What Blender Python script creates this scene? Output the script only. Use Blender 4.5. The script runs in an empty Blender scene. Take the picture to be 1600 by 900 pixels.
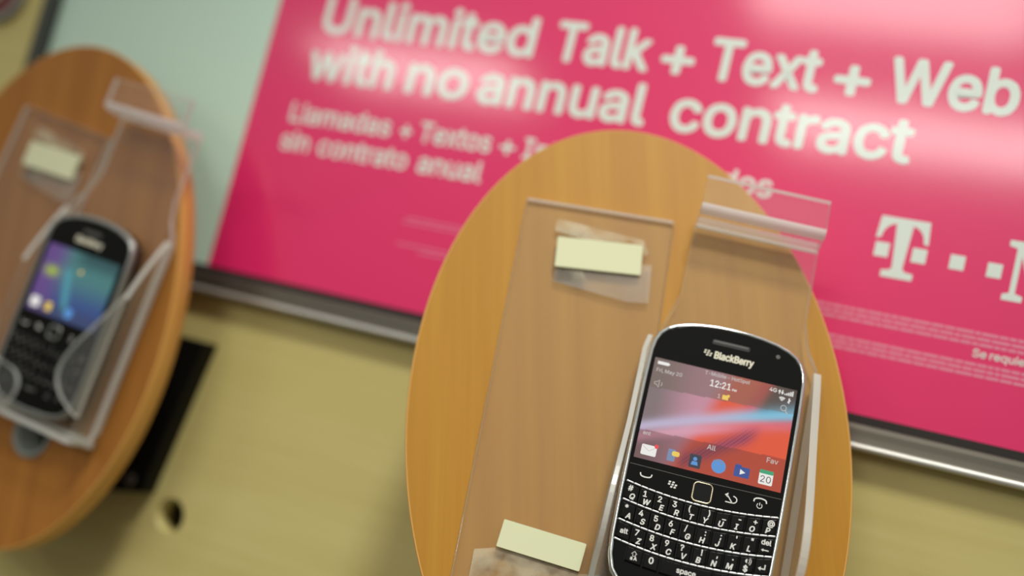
import bpy, bmesh, math, random
from mathutils import Vector, Matrix
random.seed(7)
S = 0.001                       # shapes are written in millimetres
ZW = 1.25                       # height of the wall origin above the shop floor (m)
C = bpy.context.scene.collection
sc = bpy.context.scene
PI = math.pi

# ------------------------------------------------------------------ helpers
def link(o):
    C.objects.link(o); return o

def meshobj(name, bm, mat, parent=None, smooth=False, bevel=0, seg=2, angle=35):
    """bm in millimetres -> ONE linked mesh object in metres"""
    bmesh.ops.recalc_face_normals(bm, faces=bm.faces[:])
    me = bpy.data.meshes.new(name)
    bmesh.ops.scale(bm, vec=(S, S, S), verts=bm.verts[:])
    bm.to_mesh(me); bm.free()
    return wrap(name, me, mat, parent, smooth, bevel, seg, angle)

def wrap(name, me, mat, parent=None, smooth=False, bevel=0, seg=2, angle=35):
    if len(me.materials): me.materials.clear()
    for m in (mat if isinstance(mat, (list, tuple)) else [mat]):
        me.materials.append(m)
    if smooth:
        for p in me.polygons: p.use_smooth = True
    o = link(bpy.data.objects.new(name, me))
    if bevel:
        b = o.modifiers.new('bevel', 'BEVEL'); b.width = bevel * S; b.segments = seg
        b.limit_method = 'ANGLE'; b.angle_limit = math.radians(angle)
    if parent: o.parent = parent
    return o

def thing(name, label, cat, mat=None, group=None):
    o = link(bpy.data.objects.new(name, None)); o.empty_display_size = .02
    if mat is not None: o.matrix_world = mat
    tag(o, label, cat, group); return o

def tag(o, label, cat, group=None):
    o['label'] = label; o['category'] = cat
    if group: o['group'] = group
    return o

def dup(root, mat, label):
    r = root.copy(); C.objects.link(r); r.matrix_world = mat; r['label'] = label
    for ch in list(root.children):
        c = ch.copy(); C.objects.link(c); c.parent = r
        for g in list(ch.children):
            d = g.copy(); C.objects.link(d); d.parent = c
    return r

def frame(o, u, v, n):
    """matrix with axes u,v,n and origin o (mm in wall coordinates: X right, Y into wall, Z up)"""
    u = Vector(u).normalized(); n = Vector(n); n = (n - u * n.dot(u)).normalized(); v = n.cross(u)
    m = Matrix.Identity(4)
    for i in range(3):
        m[i][0], m[i][1], m[i][2] = u[i], v[i], n[i]
    m.translation = Vector(o) * S + Vector((0, 0, ZW)); return m

def at(m, x, y, z=0, rot=0):
    return m @ Matrix.Translation(Vector((x, y, z)) * S) @ Matrix.Rotation(rot, 4, 'Z')

def box(bm, x0, x1, y0, y1, z0, z1):
    vs = [bm.verts.new((x, y, z)) for x in (x0, x1) for y in (y0, y1) for z in (z0, z1)]
    for f in ((0, 1, 3, 2), (4, 6, 7, 5), (0, 4, 5, 1), (2, 3, 7, 6), (0, 2, 6, 4), (1, 5, 7, 3)):
        bm.faces.new([vs[i] for i in f])
    return bm

def prism(bm, pts, z0, z1, axes='xyz', caps=0, sides=0):
    """closed polygon pts extruded; axes tells where (p,q,extrusion) go"""
    def mk(p, q, r):
        d = dict(zip(axes, (p, q, r))); return bm.verts.new((d['x'], d['y'], d['z']))
    a = [mk(p, q, z0) for p, q in pts]; b = [mk(p, q, z1) for p, q in pts]
    n = len(pts)
    bm.faces.new(a).material_index = caps; bm.faces.new(b[::-1]).material_index = caps
    for i in range(n):
        bm.faces.new((a[i], a[(i + 1) % n], b[(i + 1) % n], b[i])).material_index = sides[i] if isinstance(sides, list) else sides
    return bm

def loft(bm, rings, cap0=True, cap1=True):
    """rings: lists of (x,y,z) with equal counts"""
    R = [[bm.verts.new(p) for p in r] for r in rings]; n = len(R[0])
    for A, B in zip(R, R[1:]):
        for i in range(n):
            bm.faces.new((A[i], A[(i + 1) % n], B[(i + 1) % n], B[i]))
    if cap0: bm.faces.new(R[0][::-1])
    if cap1: bm.faces.new(R[-1])
    return bm

def circ(r, n=40, cx=0, cy=0, a=None):
    return [(cx + r * math.cos(2 * PI * i / n), cy + (a or r) * math.sin(2 * PI * i / n)) for i in range(n)]

def ring_z(pts, z): return [(x, y, z) for x, y in pts]

def rrect(x0, x1, y0, y1, r, k=6):
    p = []
    for cx, cy, a in ((x1 - r, y1 - r, 0), (x0 + r, y1 - r, 90), (x0 + r, y0 + r, 180), (x1 - r, y0 + r, 270)):
        for i in range(k + 1):
            t = math.radians(a + 90 * i / k); p.append((cx + r * math.cos(t), cy + r * math.sin(t)))
    return p

def smooth_closed(pts, it=2):
    for _ in range(it):
        q = []
        for i in range(len(pts)):
            a, b = pts[i], pts[(i + 1) % len(pts)]
            q += [(a[0] * .75 + b[0] * .25, a[1] * .75 + b[1] * .25), (a[0] * .25 + b[0] * .75, a[1] * .25 + b[1] * .75)]
        pts = q
    return pts

def smooth_open(pts, it=2):
    for _ in range(it):
        q = [pts[0]]
        for a, b in zip(pts, pts[1:]):
            q += [(a[0] * .75 + b[0] * .25, a[1] * .75 + b[1] * .25), (a[0] * .25 + b[0] * .75, a[1] * .25 + b[1] * .75)]
        pts = q + [pts[-1]]
    return pts

def inset(pts, d):
    n = len(pts); out = []
    for i in range(n):
        a, b, c = pts[i - 1], pts[i], pts[(i + 1) % n]
        e1 = Vector((b[0] - a[0], b[1] - a[1])).normalized(); e2 = Vector((c[0] - b[0], c[1] - b[1])).normalized()
        n1 = Vector((-e1.y, e1.x)); n2 = Vector((-e2.y, e2.x)); m = (n1 + n2)
        m = m.normalized() / max(.5, m.normalized().dot(n1)); out.append((b[0] + m.x * d, b[1] + m.y * d))
    return out

def ribbon(pts, w):
    """open polyline -> closed strip polygon of width w"""
    L, R = [], []
    n = len(pts)
    for i in range(n):
        a = pts[max(0, i - 1)]; c = pts[min(n - 1, i + 1)]
        e = Vector((c[0] - a[0], c[1] - a[1])).normalized(); m = Vector((-e.y, e.x)) * w / 2
        L.append((pts[i][0] + m.x, pts[i][1] + m.y)); R.append((pts[i][0] - m.x, pts[i][1] - m.y))
    return L + R[::-1]

def strip(bm, pts, w, z0, z1):
    """thick ribbon made of quads (safe for curved paths)"""
    P = ribbon(pts, w); n = len(pts)
    for i in range(n - 1):
        q = [P[i], P[i + 1], P[2 * n - 2 - i], P[2 * n - 1 - i]]
        prism(bm, q, z0, z1)
    return bm

def curve_mesh(contours, z0, z1, offset=0, bevel=0):
    """2D outlines (mm) with holes -> filled, extruded mesh (mm)"""
    cu = bpy.data.curves.new('outline', 'CURVE'); cu.dimensions = '2D'; cu.fill_mode = 'BOTH'
    for c in contours:
        sp = cu.splines.new('POLY'); sp.points.add(len(c) - 1)
        for p, (x, y) in zip(sp.points, c): p.co = (x, y, 0, 1)
        sp.use_cyclic_u = True
    cu.extrude = (z1 - z0) / 2 - bevel; cu.offset = offset
    if bevel: cu.bevel_depth = bevel; cu.bevel_resolution = 2; cu.offset = offset - bevel
    o = bpy.data.objects.new('outline', cu); C.objects.link(o)
    dg = bpy.context.evaluated_depsgraph_get(); dg.update()
    me = bpy.data.meshes.new_from_object(o.evaluated_get(dg), depsgraph=dg)
    bm = bmesh.new(); bm.from_mesh(me)
    bmesh.ops.translate(bm, vec=(0, 0, (z0 + z1) / 2), verts=bm.verts[:])
    bpy.data.objects.remove(o); bpy.data.curves.remove(cu); bpy.data.meshes.remove(me)
    bmesh.ops.remove_doubles(bm, verts=bm.verts[:], dist=1e-5)
    return bm

# ------------------------------------------------------------------ letter outlines (500 units per em, capitals 254 high)
GLYPHS = {
'!':(98,'34 80 32 254 66 254 64 80|49 -2 40 -1 33 4 28 12 26 20 28 29 33 37 40 42 49 43 58 42 65 37 70 29 72 20 70 12 65 4 58 -1'),
'"':(160,'39 159 35 254 68 254 64 159|96 159 93 254 125 254 122 159'),
'#':(220,'121 0 163 254 188 254 147 0|5 70 9 96 200 96 196 70|32 0 73 254 99 254 57 0|20 158 24 184 215 184 211 158'),
'$':(223,'101 -37 101 292 122 292 122 -37|112 -4 86 -2 64 5 46 15 32 30 23 48 19 68 52 68 55 55 62 44 71 35 83 29 112 25 128 26 143 30 155 37 165 46 171 57 173 70 171 81 166 89 148 102 122 111 92 120 64 130 43 145 30 163 26 186 29 206 37 224 51 238 69 249 90 256 114 258 137 256 158 249 175 238 189 224 197 208 200 189 169 189 163 206 151 219 134 227 112 229 97 228 84 224 73 218 64 209 59 199 58 188 60 176 65 167 85 154 106 147 132 140 156 132 179 119 197 99 202 85 204 69 201 50 193 32 180 17 162 5 139 -2'),
"'":(103,'39 159 35 254 68 254 64 159'),
'(':(137,'45 103 50 162 66 221 88 270 118 270 95 214 81 157 76 103 80 57 94 8 118 -48 88 -48 75 -23 64 2 56 27 49 53 46 78'),
')':(137,'19 -48 43 9 57 58 61 103 56 157 41 214 19 270 48 270 71 221 86 162 92 103 91 78 87 52 81 27 72 1 61 -24 48 -48'),
'*':(227,'101 111 103 165 57 136 45 158 93 183 45 208 57 229 103 200 101 254 125 254 123 200 169 229 181 208 133 183 181 158 169 136 123 165 125 111'),
'+':(227,'99 17 99 182 128 182 128 17|31 86 31 113 195 113 195 86'),
',':(94,'19 -60 34 36 68 36 42 -60'),
'-':(227,'168 122 168 94 57 94 57 122'),
'.':(94,'48 -2 39 -1 31 4 26 12 25 20 26 29 31 37 39 42 48 43 56 42 64 37 69 29 71 20 69 12 64 4 56 -1'),
'/':(125,'117 266 36 -38 7 -38 89 266'),
'0':(227,'113 -3 87 0 65 12 47 31 34 57 29 77 25 101 24 127 25 153 29 177 35 197 48 223 65 242 87 254 113 258 139 254 161 242 179 223 192 197 198 177 201 153 203 127 201 101 198 77 192 57 179 31 162 12 140 0|113 25 131 28 145 37 157 52 165 72 170 97 172 127 170 157 165 182 157 203 145 218 131 227 113 230 96 227 82 218 70 203 62 182 56 157 55 127 56 97 62 72 70 52 82 37 96 28'),
'1':(227,'38 0 38 27 195 27 195 0|138 254 138 0 106 0 106 224 105 224 43 179 43 213 99 254'),
'2':(227,'32 0 32 24 117 114 141 141 155 163 160 186 159 198 154 209 146 218 137 224 112 230 98 228 86 224 77 216 69 207 65 195 64 181 33 181 35 202 43 221 55 237 72 248 91 255 112 258 134 255 153 248 169 237 181 223 188 205 191 186 185 159 168 129 133 90 76 30 76 28 195 28 195 0'),
'3':(227,'109 -3 87 -1 66 5 49 15 35 29 26 46 22 66 55 66 57 54 63 44 72 35 83 30 109 25 138 30 149 37 157 46 163 58 165 72 163 86 158 98 150 109 137 117 121 122 101 124 78 124 78 150 144 224 144 226 35 226 35 254 186 254 186 230 106 139 106 144 132 144 154 138 172 127 185 111 194 93 196 72 194 51 185 33 172 18 154 6 133 -1'),
'4':(227,'20 53 20 79 123 254 155 254 54 83 54 81 207 81 207 53|141 0 141 61 141 73 141 159 171 159 171 0'),
'5':(227,'111 -3 89 -1 70 6 54 16 41 30 33 47 30 65 61 65 64 54 69 44 87 30 111 25 125 27 138 32 149 41 157 52 162 66 164 81 162 97 157 111 148 122 137 131 124 137 109 138 84 134 64 123 34 126 48 254 183 254 183 226 75 226 67 151 68 151 89 162 115 167 131 165 147 160 161 153 172 143 182 130 189 116 194 99 195 82 193 58 184 38 171 21 154 8 134 -1'),
'6':(227,'113 -3 91 -1 71 7 55 20 42 37 34 58 32 81 34 100 40 119 69 170 126 254 161 254 75 131 73 131 83 144 98 153 117 157 139 155 158 147 173 136 185 120 192 101 194 79 192 56 184 36 171 20 155 7 135 -1|113 24 127 26 139 31 149 40 157 51 162 64 164 79 162 94 157 107 149 118 139 126 127 131 113 133 99 131 87 126 77 118 69 107 64 94 62 79 64 64 69 51 77 40 87 31 99 26'),
'7':(227,'48 0 162 224 162 226 31 226 31 254 195 254 195 224 82 0'),
'8':(227,'113 -3 89 -1 68 6 50 17 37 31 29 48 26 68 28 83 33 98 40 110 51 121 63 128 76 132 76 133 59 141 46 154 38 171 35 190 38 209 45 225 57 239 73 249 92 256 113 258 134 256 153 249 169 239 181 225 188 209 191 190 188 171 180 154 167 141 150 133 150 132 164 128 176 121 186 110 194 98 199 83 200 68 198 48 189 31 176 17 158 6 137 -1|113 25 129 26 142 30 153 37 161 46 167 57 168 69 167 83 161 94 153 104 141 111 128 116 113 118 98 116 85 111 73 104 65 94 59 83 58 69 59 57 64 46 73 37 84 30 97 26|113 145 137 150 146 157 154 165 158 176 160 188 158 200 154 210 147 218 138 225 113 230 89 225 79 218 72 210 68 200 66 188 68 176 72 165 79 157 89 150'),
'9':(227,'113 258 135 255 155 247 171 234 184 217 192 197 194 173 192 155 186 135 158 84 100 0 65 0 151 124 154 124 144 111 128 101 109 97 87 100 69 107 53 119 41 134 34 154 32 176 34 198 42 218 55 235 71 247 91 255|113 230 99 228 87 223 77 215 69 204 64 191 63 176 64 161 69 148 77 137 87 129 99 123 113 122 127 123 139 129 149 137 157 147 162 160 164 175 162 190 157 204 150 215 139 223 127 228'),
':':(94,'48 -2 39 -1 31 4 26 12 25 20 26 29 31 37 39 42 48 43 56 42 64 37 69 29 71 20 69 12 64 4 56 -1|48 135 39 137 31 142 26 149 25 158 26 167 31 174 39 179 48 181 56 179 64 174 69 167 71 158 69 149 64 142 56 137'),
';':(94,'19 -60 34 36 68 36 42 -60|52 135 43 137 36 142 31 149 29 158 31 167 36 174 43 179 52 181 61 179 68 174 73 167 75 158 73 149 68 142 61 137'),
'?':(179,'66 76 66 80 71 115 76 126 84 135 104 149 123 167 129 178 131 192 129 203 125 213 110 226 89 231 69 226 53 213 48 202 46 189 14 189 17 209 24 226 36 240 51 250 69 256 89 258 110 256 127 249 142 239 153 226 160 209 162 191 160 172 153 156 142 142 127 130 110 118 100 103 97 79 97 76|82 -2 73 -1 66 4 61 12 59 20 61 29 66 37 73 42 82 43 91 42 98 37 103 29 105 20 103 12 98 4 91 -1'),
'@':(338,'178 -68 153 -66 131 -63 111 -57 84 -44 61 -26 43 -4 31 23 25 44 21 66 20 90 21 113 25 135 31 155 44 182 61 204 84 222 110 235 130 241 151 245 174 246 197 245 217 241 236 235 261 221 281 204 297 183 308 159 315 134 318 108 316 71 307 38 300 25 289 14 276 8 258 5 238 8 220 18 214 25 211 34 210 34 204 24 194 15 181 8 163 6 142 9 125 18 112 31 102 48 96 69 94 91 97 113 103 132 114 149 129 161 146 169 165 172 180 170 192 166 208 153 210 153 210 167 237 167 237 55 238 45 242 37 249 31 259 30 270 32 278 38 284 48 288 64 291 108 289 129 283 150 274 170 261 187 245 201 225 212 201 219 174 221 146 219 121 212 100 201 82 186 68 167 57 144 51 118 49 89 51 59 57 33 68 10 82 -8 101 -23 123 -34 149 -40 179 -43 206 -40 229 -34 245 -29 252 -53 232 -60 205 -65|165 32 180 34 191 39 200 47 206 59 211 92 210 111 206 124 199 134 190 141 165 146 152 144 141 139 133 130 126 119 121 92 125 63 131 50 139 41 151 35'),
'A':(240,'8 0 101 254 138 254 231 0 198 0 144 151 132 186 116 239 123 239 106 185 95 151 43 0|55 71 55 99 185 99 185 71'),
'B':(228,'30 0 30 254 121 254 145 252 164 245 180 235 190 221 197 205 199 187 198 172 193 160 178 143 157 133 157 131 170 129 182 123 192 114 201 102 207 86 209 68 207 50 200 33 189 20 172 9 151 2 123 0|62 29 122 29 148 31 165 40 175 53 178 68 176 81 171 92 163 102 153 109 140 114 124 115 62 115|62 143 119 143 144 148 154 155 162 163 166 174 168 186 165 202 156 214 141 223 120 226 62 226'),
'C':(255,'134 -3 113 -2 93 4 75 12 59 25 46 40 35 58 27 78 22 101 20 127 22 153 27 176 35 197 46 215 59 230 75 242 93 251 113 256 134 258 170 252 186 245 201 236 214 224 224 209 232 193 236 174 204 174 195 197 179 214 158 224 134 228 111 225 92 216 75 202 62 182 54 157 52 127 54 97 63 72 75 53 92 38 112 29 134 26 158 30 179 40 195 57 204 80 236 80 232 62 224 45 214 31 201 19 187 9 170 2 153 -2'),
'D':(251,'109 0 48 0 48 29 107 29 136 31 159 40 177 55 189 75 197 99 200 128 197 156 190 180 177 200 160 214 138 223 110 226 47 226 47 254 113 254 136 253 157 248 176 239 200 221 217 196 225 175 229 153 231 128 229 102 224 80 217 59 206 42 192 27 175 15 156 7 134 2|62 254 62 0 30 0 30 254'),
'E':(209,'30 0 30 254 186 254 186 226 62 226 62 143 178 143 178 114 62 114 62 29 188 29 188 0'),
'F':(205,'30 0 30 254 185 254 185 226 62 226 62 139 173 139 173 111 62 111 62 0'),
'G':(260,'134 -3 113 -2 93 4 75 13 59 25 45 40 35 58 27 78 22 102 20 127 22 153 27 176 35 197 45 215 59 230 74 242 92 251 112 256 132 258 152 256 170 252 187 245 202 235 214 222 225 208 232 192 237 174 204 174 194 197 178 213 158 224 133 228 111 225 92 216 75 202 62 182 54 157 52 127 54 97 63 72 75 53 92 38 112 29 134 26 155 29 172 36 187 47 198 62 205 80 207 101 217 100 141 100 141 128 239 128 239 100 236 71 225 45 209 25 188 9 163 0'),
'H':(258,'30 0 30 254 62 254 62 144 196 144 196 254 228 254 228 0 196 0 196 116 62 116 62 0'),
'I':(150,'16 0 16 29 59 29 59 226 16 226 16 254 135 254 135 226 91 226 91 29 135 29 135 0'),
'J':(198,'93 -3 62 2 38 16 26 31 19 50 17 73 17 86 49 86 49 73 52 52 61 37 75 28 93 25 110 28 124 37 133 52 136 73 136 254 168 254 168 73 166 50 159 31 147 16 123 2'),
'K':(233,'52 73 52 108 70 131 87 152 106 172 182 254 224 254 116 138 114 138|30 0 30 254 62 254 62 167 62 112 62 97 62 0|186 0 94 130 114 155 224 0'),
'L':(196,'30 0 30 254 62 254 62 29 181 29 181 0'),
'M':(314,'30 0 30 254 76 254 139 94 144 79 150 61 156 42 161 24 154 24 159 41 165 61 171 79 176 94 238 254 284 254 284 0 252 0 252 145 252 163 253 184 253 207 253 229 256 229 249 205 241 181 234 161 228 145 171 0 143 0 85 145 80 160 72 181 65 204 56 229 59 229 60 208 60 186 61 164 61 145 61 0'),
'N':(262,'30 0 30 254 68 254 172 91 181 75 194 53 207 27 202 27 200 54 200 79 199 97 199 254 232 254 232 0 193 0 101 145 89 165 74 191 54 226 60 227 61 192 62 164 62 145 62 0'),
'O':(267,'133 -3 112 -2 93 4 75 12 59 25 46 40 35 58 27 78 22 101 20 127 22 153 27 176 35 197 46 215 59 230 75 242 93 251 112 256 133 258 155 256 174 251 192 242 208 230 221 215 232 197 240 176 245 153 247 127 245 101 240 78 232 58 221 40 208 25 192 12 174 4 155 -2|133 26 155 29 175 38 191 52 204 72 212 97 215 127 212 157 204 182 191 202 175 216 155 225 133 228 112 225 92 216 75 202 63 182 54 157 52 127 54 97 63 72 75 52 92 38 112 29'),
'P':(222,'30 0 30 254 118 254 144 252 166 244 183 231 195 215 202 195 204 174 202 152 195 133 183 116 166 104 144 96 118 93 55 93 55 121 116 121 134 123 149 128 159 136 167 147 171 160 172 174 171 188 167 201 159 211 148 219 134 224 116 226 62 226 62 0'),
'Q':(267,'123 80 156 80 185 42 192 32 234 -24 200 -24 173 13 166 23|133 -3 112 -2 93 4 75 12 59 25 46 40 35 58 27 78 22 101 20 127 22 153 27 176 35 197 46 215 59 230 75 242 93 251 112 256 133 258 155 256 174 251 192 242 208 230 221 215 232 197 240 176 245 153 247 127 245 101 240 78 232 58 221 40 208 25 192 12 174 4 155 -2|133 26 155 29 175 38 191 52 204 72 212 97 215 127 212 157 204 182 191 202 175 216 155 225 133 228 112 225 92 216 75 202 63 182 54 157 52 127 54 97 63 72 75 52 92 38 112 29'),
'R':(224,'30 0 30 254 118 254 145 252 167 244 183 232 195 217 202 198 205 176 202 154 195 136 183 120 166 109 145 101 118 99 48 99 48 128 117 128 135 129 149 133 160 141 167 150 171 162 173 176 171 190 167 202 159 212 149 220 134 224 116 226 62 226 62 0|177 0 115 115 151 115 214 0'),
'S':(223,'112 -4 86 -2 64 5 46 15 32 30 23 48 19 68 52 68 55 55 62 44 71 35 83 29 112 25 128 26 143 30 155 37 165 46 171 57 173 70 171 81 166 89 148 102 122 111 92 120 64 130 43 145 30 163 26 186 29 206 37 224 51 238 69 249 90 256 114 258 137 256 158 249 175 238 189 224 197 208 200 189 169 189 163 206 151 219 134 227 112 229 97 228 84 224 73 218 64 209 59 199 58 188 60 176 65 167 85 154 106 147 132 140 156 132 179 119 197 99 202 85 204 69 201 50 193 32 180 17 162 5 139 -2'),
'T':(224,'16 226 16 254 208 254 208 226 128 226 128 0 96 0 96 226'),
'U':(259,'129 -4 101 -1 77 8 57 22 42 40 33 62 30 87 30 254 62 254 62 89 64 72 70 57 80 44 94 34 110 28 129 26 149 28 165 34 179 44 188 57 194 72 196 89 196 254 229 254 229 87 226 62 216 40 201 22 182 8 157 -1'),
'V':(240,'102 0 8 254 42 254 96 103 108 69 124 15 117 15 133 69 145 103 197 254 231 254 139 0'),
'W':(343,'78 0 8 254 41 254 82 98 88 73 93 47 98 20 95 20 100 47 106 73 112 98 153 254 190 254 231 98 237 73 243 47 249 20 244 20 249 47 255 73 261 98 302 254 335 254 265 0 228 0 184 161 176 196 168 237 175 237 167 197 159 161 115 0'),
'X':(237,'9 0 109 142 109 118 15 254 52 254 89 200 102 181 112 164 122 146 116 146 126 164 136 181 149 200 187 254 223 254 129 119 129 143 228 0 191 0 146 65 134 83 125 98 115 116 122 116 113 98 103 83 91 65 46 0'),
'Y':(236,'102 0 102 104 8 254 46 254 96 172 111 146 125 115 112 115 126 146 140 172 191 254 228 254 134 104 134 0'),
'Z':(219,'21 0 21 23 137 193 153 215 170 238 174 227 143 226 111 226 20 226 20 254 198 254 198 231 84 64 67 40 49 17 45 27 76 28 107 29 200 29 200 0'),
'_':(159,'159 0 159 -28 0 -28 0 0'),
'a':(195,'80 -4 63 -3 47 2 34 11 24 22 17 37 15 54 17 69 22 80 29 90 39 97 63 105 89 110 117 113 133 117 136 121 138 127 138 128 133 148 120 161 98 165 75 161 59 150 50 137 20 146 29 161 39 173 52 182 66 188 97 192 119 190 143 180 153 172 161 160 167 145 168 126 168 0 138 0 138 26 136 26 126 12 108 1|85 23 101 24 114 29 124 37 132 47 136 57 138 69 138 95 130 91 116 88 100 86 88 84 67 79 52 70 47 62 46 52 51 36 65 26'),
'b':(212,'115 -4 99 -3 86 2 69 16 59 29 56 29 56 0 26 0 26 254 57 254 57 160 59 160 69 173 86 186 98 191 115 192 137 189 156 180 173 166 185 146 193 122 195 94 193 66 185 42 173 23 157 8 137 -1|110 23 126 26 140 33 150 44 158 58 163 75 164 95 163 114 158 131 150 145 140 156 126 163 110 165 94 163 81 156 70 145 62 131 58 114 56 95 58 75 63 58 70 43 81 32 94 26'),
'c':(198,'104 -4 79 -1 58 8 41 23 28 43 20 66 17 94 20 122 28 146 41 165 58 180 79 189 104 192 130 189 153 178 170 161 181 138 151 131 145 145 135 155 121 162 104 165 86 162 73 155 62 144 54 129 50 112 48 94 50 75 54 59 62 44 73 33 86 26 104 23 121 26 135 33 146 44 152 59 181 51 171 28 153 11 130 0'),
'd':(212,'98 -4 75 -1 56 8 40 23 27 42 20 66 17 94 20 122 27 146 40 166 56 180 75 189 98 192 114 191 126 186 144 173 153 160 155 160 155 254 186 254 186 0 156 0 156 29 153 29 143 16 126 2 114 -3|102 23 118 26 132 32 142 43 150 58 154 75 156 95 154 114 150 131 142 145 132 156 118 163 102 165 86 163 72 156 62 145 54 131 50 114 48 95 50 75 54 58 62 44 73 33 86 26'),
'e':(202,'106 -4 80 -1 58 8 41 23 28 42 20 66 17 93 20 121 28 145 40 165 58 180 78 189 103 192 133 187 147 180 160 170 170 157 179 141 184 121 186 97 186 85 37 85 37 110 169 110 155 101 153 119 149 134 141 147 131 157 118 163 103 165 87 163 73 157 62 147 54 135 50 121 48 105 48 89 50 69 55 53 64 40 76 31 90 25 106 23 127 26 143 36 153 53 182 45 177 32 168 20 156 10 141 2 125 -3'),
'h':(205,'57 113 57 0 26 0 26 254 57 254 57 144 51 144 62 166 76 181 94 189 114 192 132 190 148 184 161 174 170 160 177 142 179 120 179 0 148 0 148 118 145 137 136 152 123 161 105 165 92 163 80 159 71 151 63 141 58 129'),
'i':(83,'26 0 26 190 57 190 57 0|42 221 34 223 27 227 22 234 21 242 22 249 27 256 34 260 42 262 50 260 57 256 62 249 63 242 62 234 57 227 50 223'),
'k':(190,'55 68 55 106 60 106 142 190 180 190 92 100 89 100|26 0 26 254 57 254 57 0|147 0 74 93 96 114 186 0'),
'l':(95,'70 -1 50 2 37 10 29 24 26 42 26 254 57 254 57 49 60 31 65 27 73 26 80 26 85 27 90 1 81 0'),
'm':(305,'26 0 26 190 56 190 56 148 54 148 59 162 66 173 86 188 110 193 129 190 144 180 154 166 160 147 156 147 161 160 169 172 190 187 218 193 234 191 249 186 261 177 270 164 276 148 278 128 278 0 248 0 248 127 245 145 236 156 224 163 209 165 197 164 187 160 173 145 168 124 168 0 137 0 137 130 134 144 126 156 115 163 100 165 79 160 70 154 63 145 58 133 57 119 57 0'),
'n':(205,'57 113 57 0 26 0 26 190 56 190 56 144 51 144 62 166 76 181 94 189 114 192 132 190 147 184 160 174 170 160 176 142 179 120 179 0 148 0 148 118 145 137 136 152 123 161 105 165 92 163 80 159 71 151 63 141 58 129'),
'o':(208,'104 -4 79 -1 58 8 41 23 28 43 20 66 17 94 20 122 28 146 41 165 58 180 79 189 104 192 128 189 149 180 167 165 180 146 188 122 191 94 188 66 180 43 167 23 149 8 128 -1|104 23 121 26 135 33 146 44 154 59 158 75 160 94 158 112 154 129 146 144 135 155 121 162 104 165 86 162 73 155 62 144 54 129 50 112 48 94 50 75 54 59 62 44 73 33 86 26'),
'p':(212,'26 -71 26 190 56 190 56 160 59 160 69 173 86 186 98 191 115 192 137 189 156 180 173 166 185 146 193 122 195 94 193 66 185 42 173 23 157 8 137 -1 115 -4 99 -3 86 2 69 16 59 29 57 29 57 -71|110 23 126 26 140 33 150 44 158 58 163 75 164 95 163 114 158 131 150 145 140 156 126 163 110 165 94 163 81 156 70 145 62 131 58 114 56 95 58 75 63 58 70 43 81 32 94 26'),
'q':(212,'186 -71 155 -71 155 29 153 29 143 16 126 2 114 -3 98 -4 75 -1 56 8 40 23 27 42 20 66 17 94 20 122 27 146 40 166 56 180 75 189 98 192 114 191 126 186 144 173 153 160 156 160 156 190 186 190|102 23 118 26 132 32 142 43 150 58 154 75 156 95 154 114 150 131 142 145 132 156 118 163 102 165 86 163 72 156 62 145 54 131 50 114 48 95 50 75 54 58 62 44 73 33 86 26'),
'r':(130,'26 0 26 190 56 190 56 160 58 160 65 173 76 184 90 190 107 192 115 192 122 192 122 161 115 162 103 163 91 161 80 157 70 151 63 142 58 131 57 118 57 0'),
's':(182,'91 -4 72 -3 56 2 42 9 31 19 23 32 18 47 47 53 53 40 62 30 75 25 91 23 108 25 122 31 131 40 134 51 132 60 127 68 118 74 106 78 75 85 52 93 36 104 27 119 23 137 26 152 33 166 43 177 58 185 74 190 94 192 112 191 127 186 140 179 149 170 162 145 134 139 129 149 121 158 110 164 94 166 78 164 65 158 57 150 54 139 56 129 62 122 86 111 115 105 137 97 153 86 162 71 166 53 163 37 156 24 145 12 130 3 112 -2'),
't':(114,'102 190 102 164 3 164 3 190|32 236 63 236 63 49 64 38 68 31 75 26 85 25 93 26 101 27 107 1 96 -1 84 -2 62 1 46 11 36 26 32 46'),
'u':(205,'91 -3 73 -1 57 5 44 15 35 29 28 47 26 69 26 190 57 190 57 72 60 52 68 37 82 28 100 25 113 27 125 31 134 38 142 48 146 61 148 76 148 190 179 190 179 0 149 0 149 46 154 46 143 23 129 8 111 0'),
'v':(195,'81 0 9 190 42 190 83 78 93 43 103 10 92 10 101 43 112 78 152 190 186 190 113 0'),
'w':(284,'69 0 11 190 44 190 67 107 77 68 88 21 82 21 93 67 103 107 126 190 158 190 181 107 191 68 201 21 196 21 206 68 217 107 240 190 272 190 215 0 184 0 159 86 152 112 145 140 138 169 145 169 138 140 131 112 124 86 99 0'),
'x':(189,'10 0 86 109 86 86 14 190 50 190 74 153 90 127 104 103 88 103 101 127 117 153 141 190 176 190 104 84 104 107 179 0 143 0 115 43 100 68 86 91 102 91 89 68 74 43 46 0'),
'y':(195,'24 -69 31 -43 36 -44 52 -44 65 -37 75 -18 81 -1 9 190 42 190 83 78 93 43 103 10 92 10 101 43 112 78 153 190 186 190 102 -29 88 -54 70 -68 46 -73 32 -72'),
}
def area(c): return sum(p[0] * q[1] - q[0] * p[1] for p, q in zip(c, c[1:] + c[:1])) / 2
def inside(p, c):
    r = False
    for (x0, y0), (x1, y1) in zip(c, c[1:] + c[:1]):
        if (y0 > p[1]) != (y1 > p[1]) and p[0] < (x1 - x0) * (p[1] - y0) / (y1 - y0) + x0: r = not r
    return r
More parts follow.
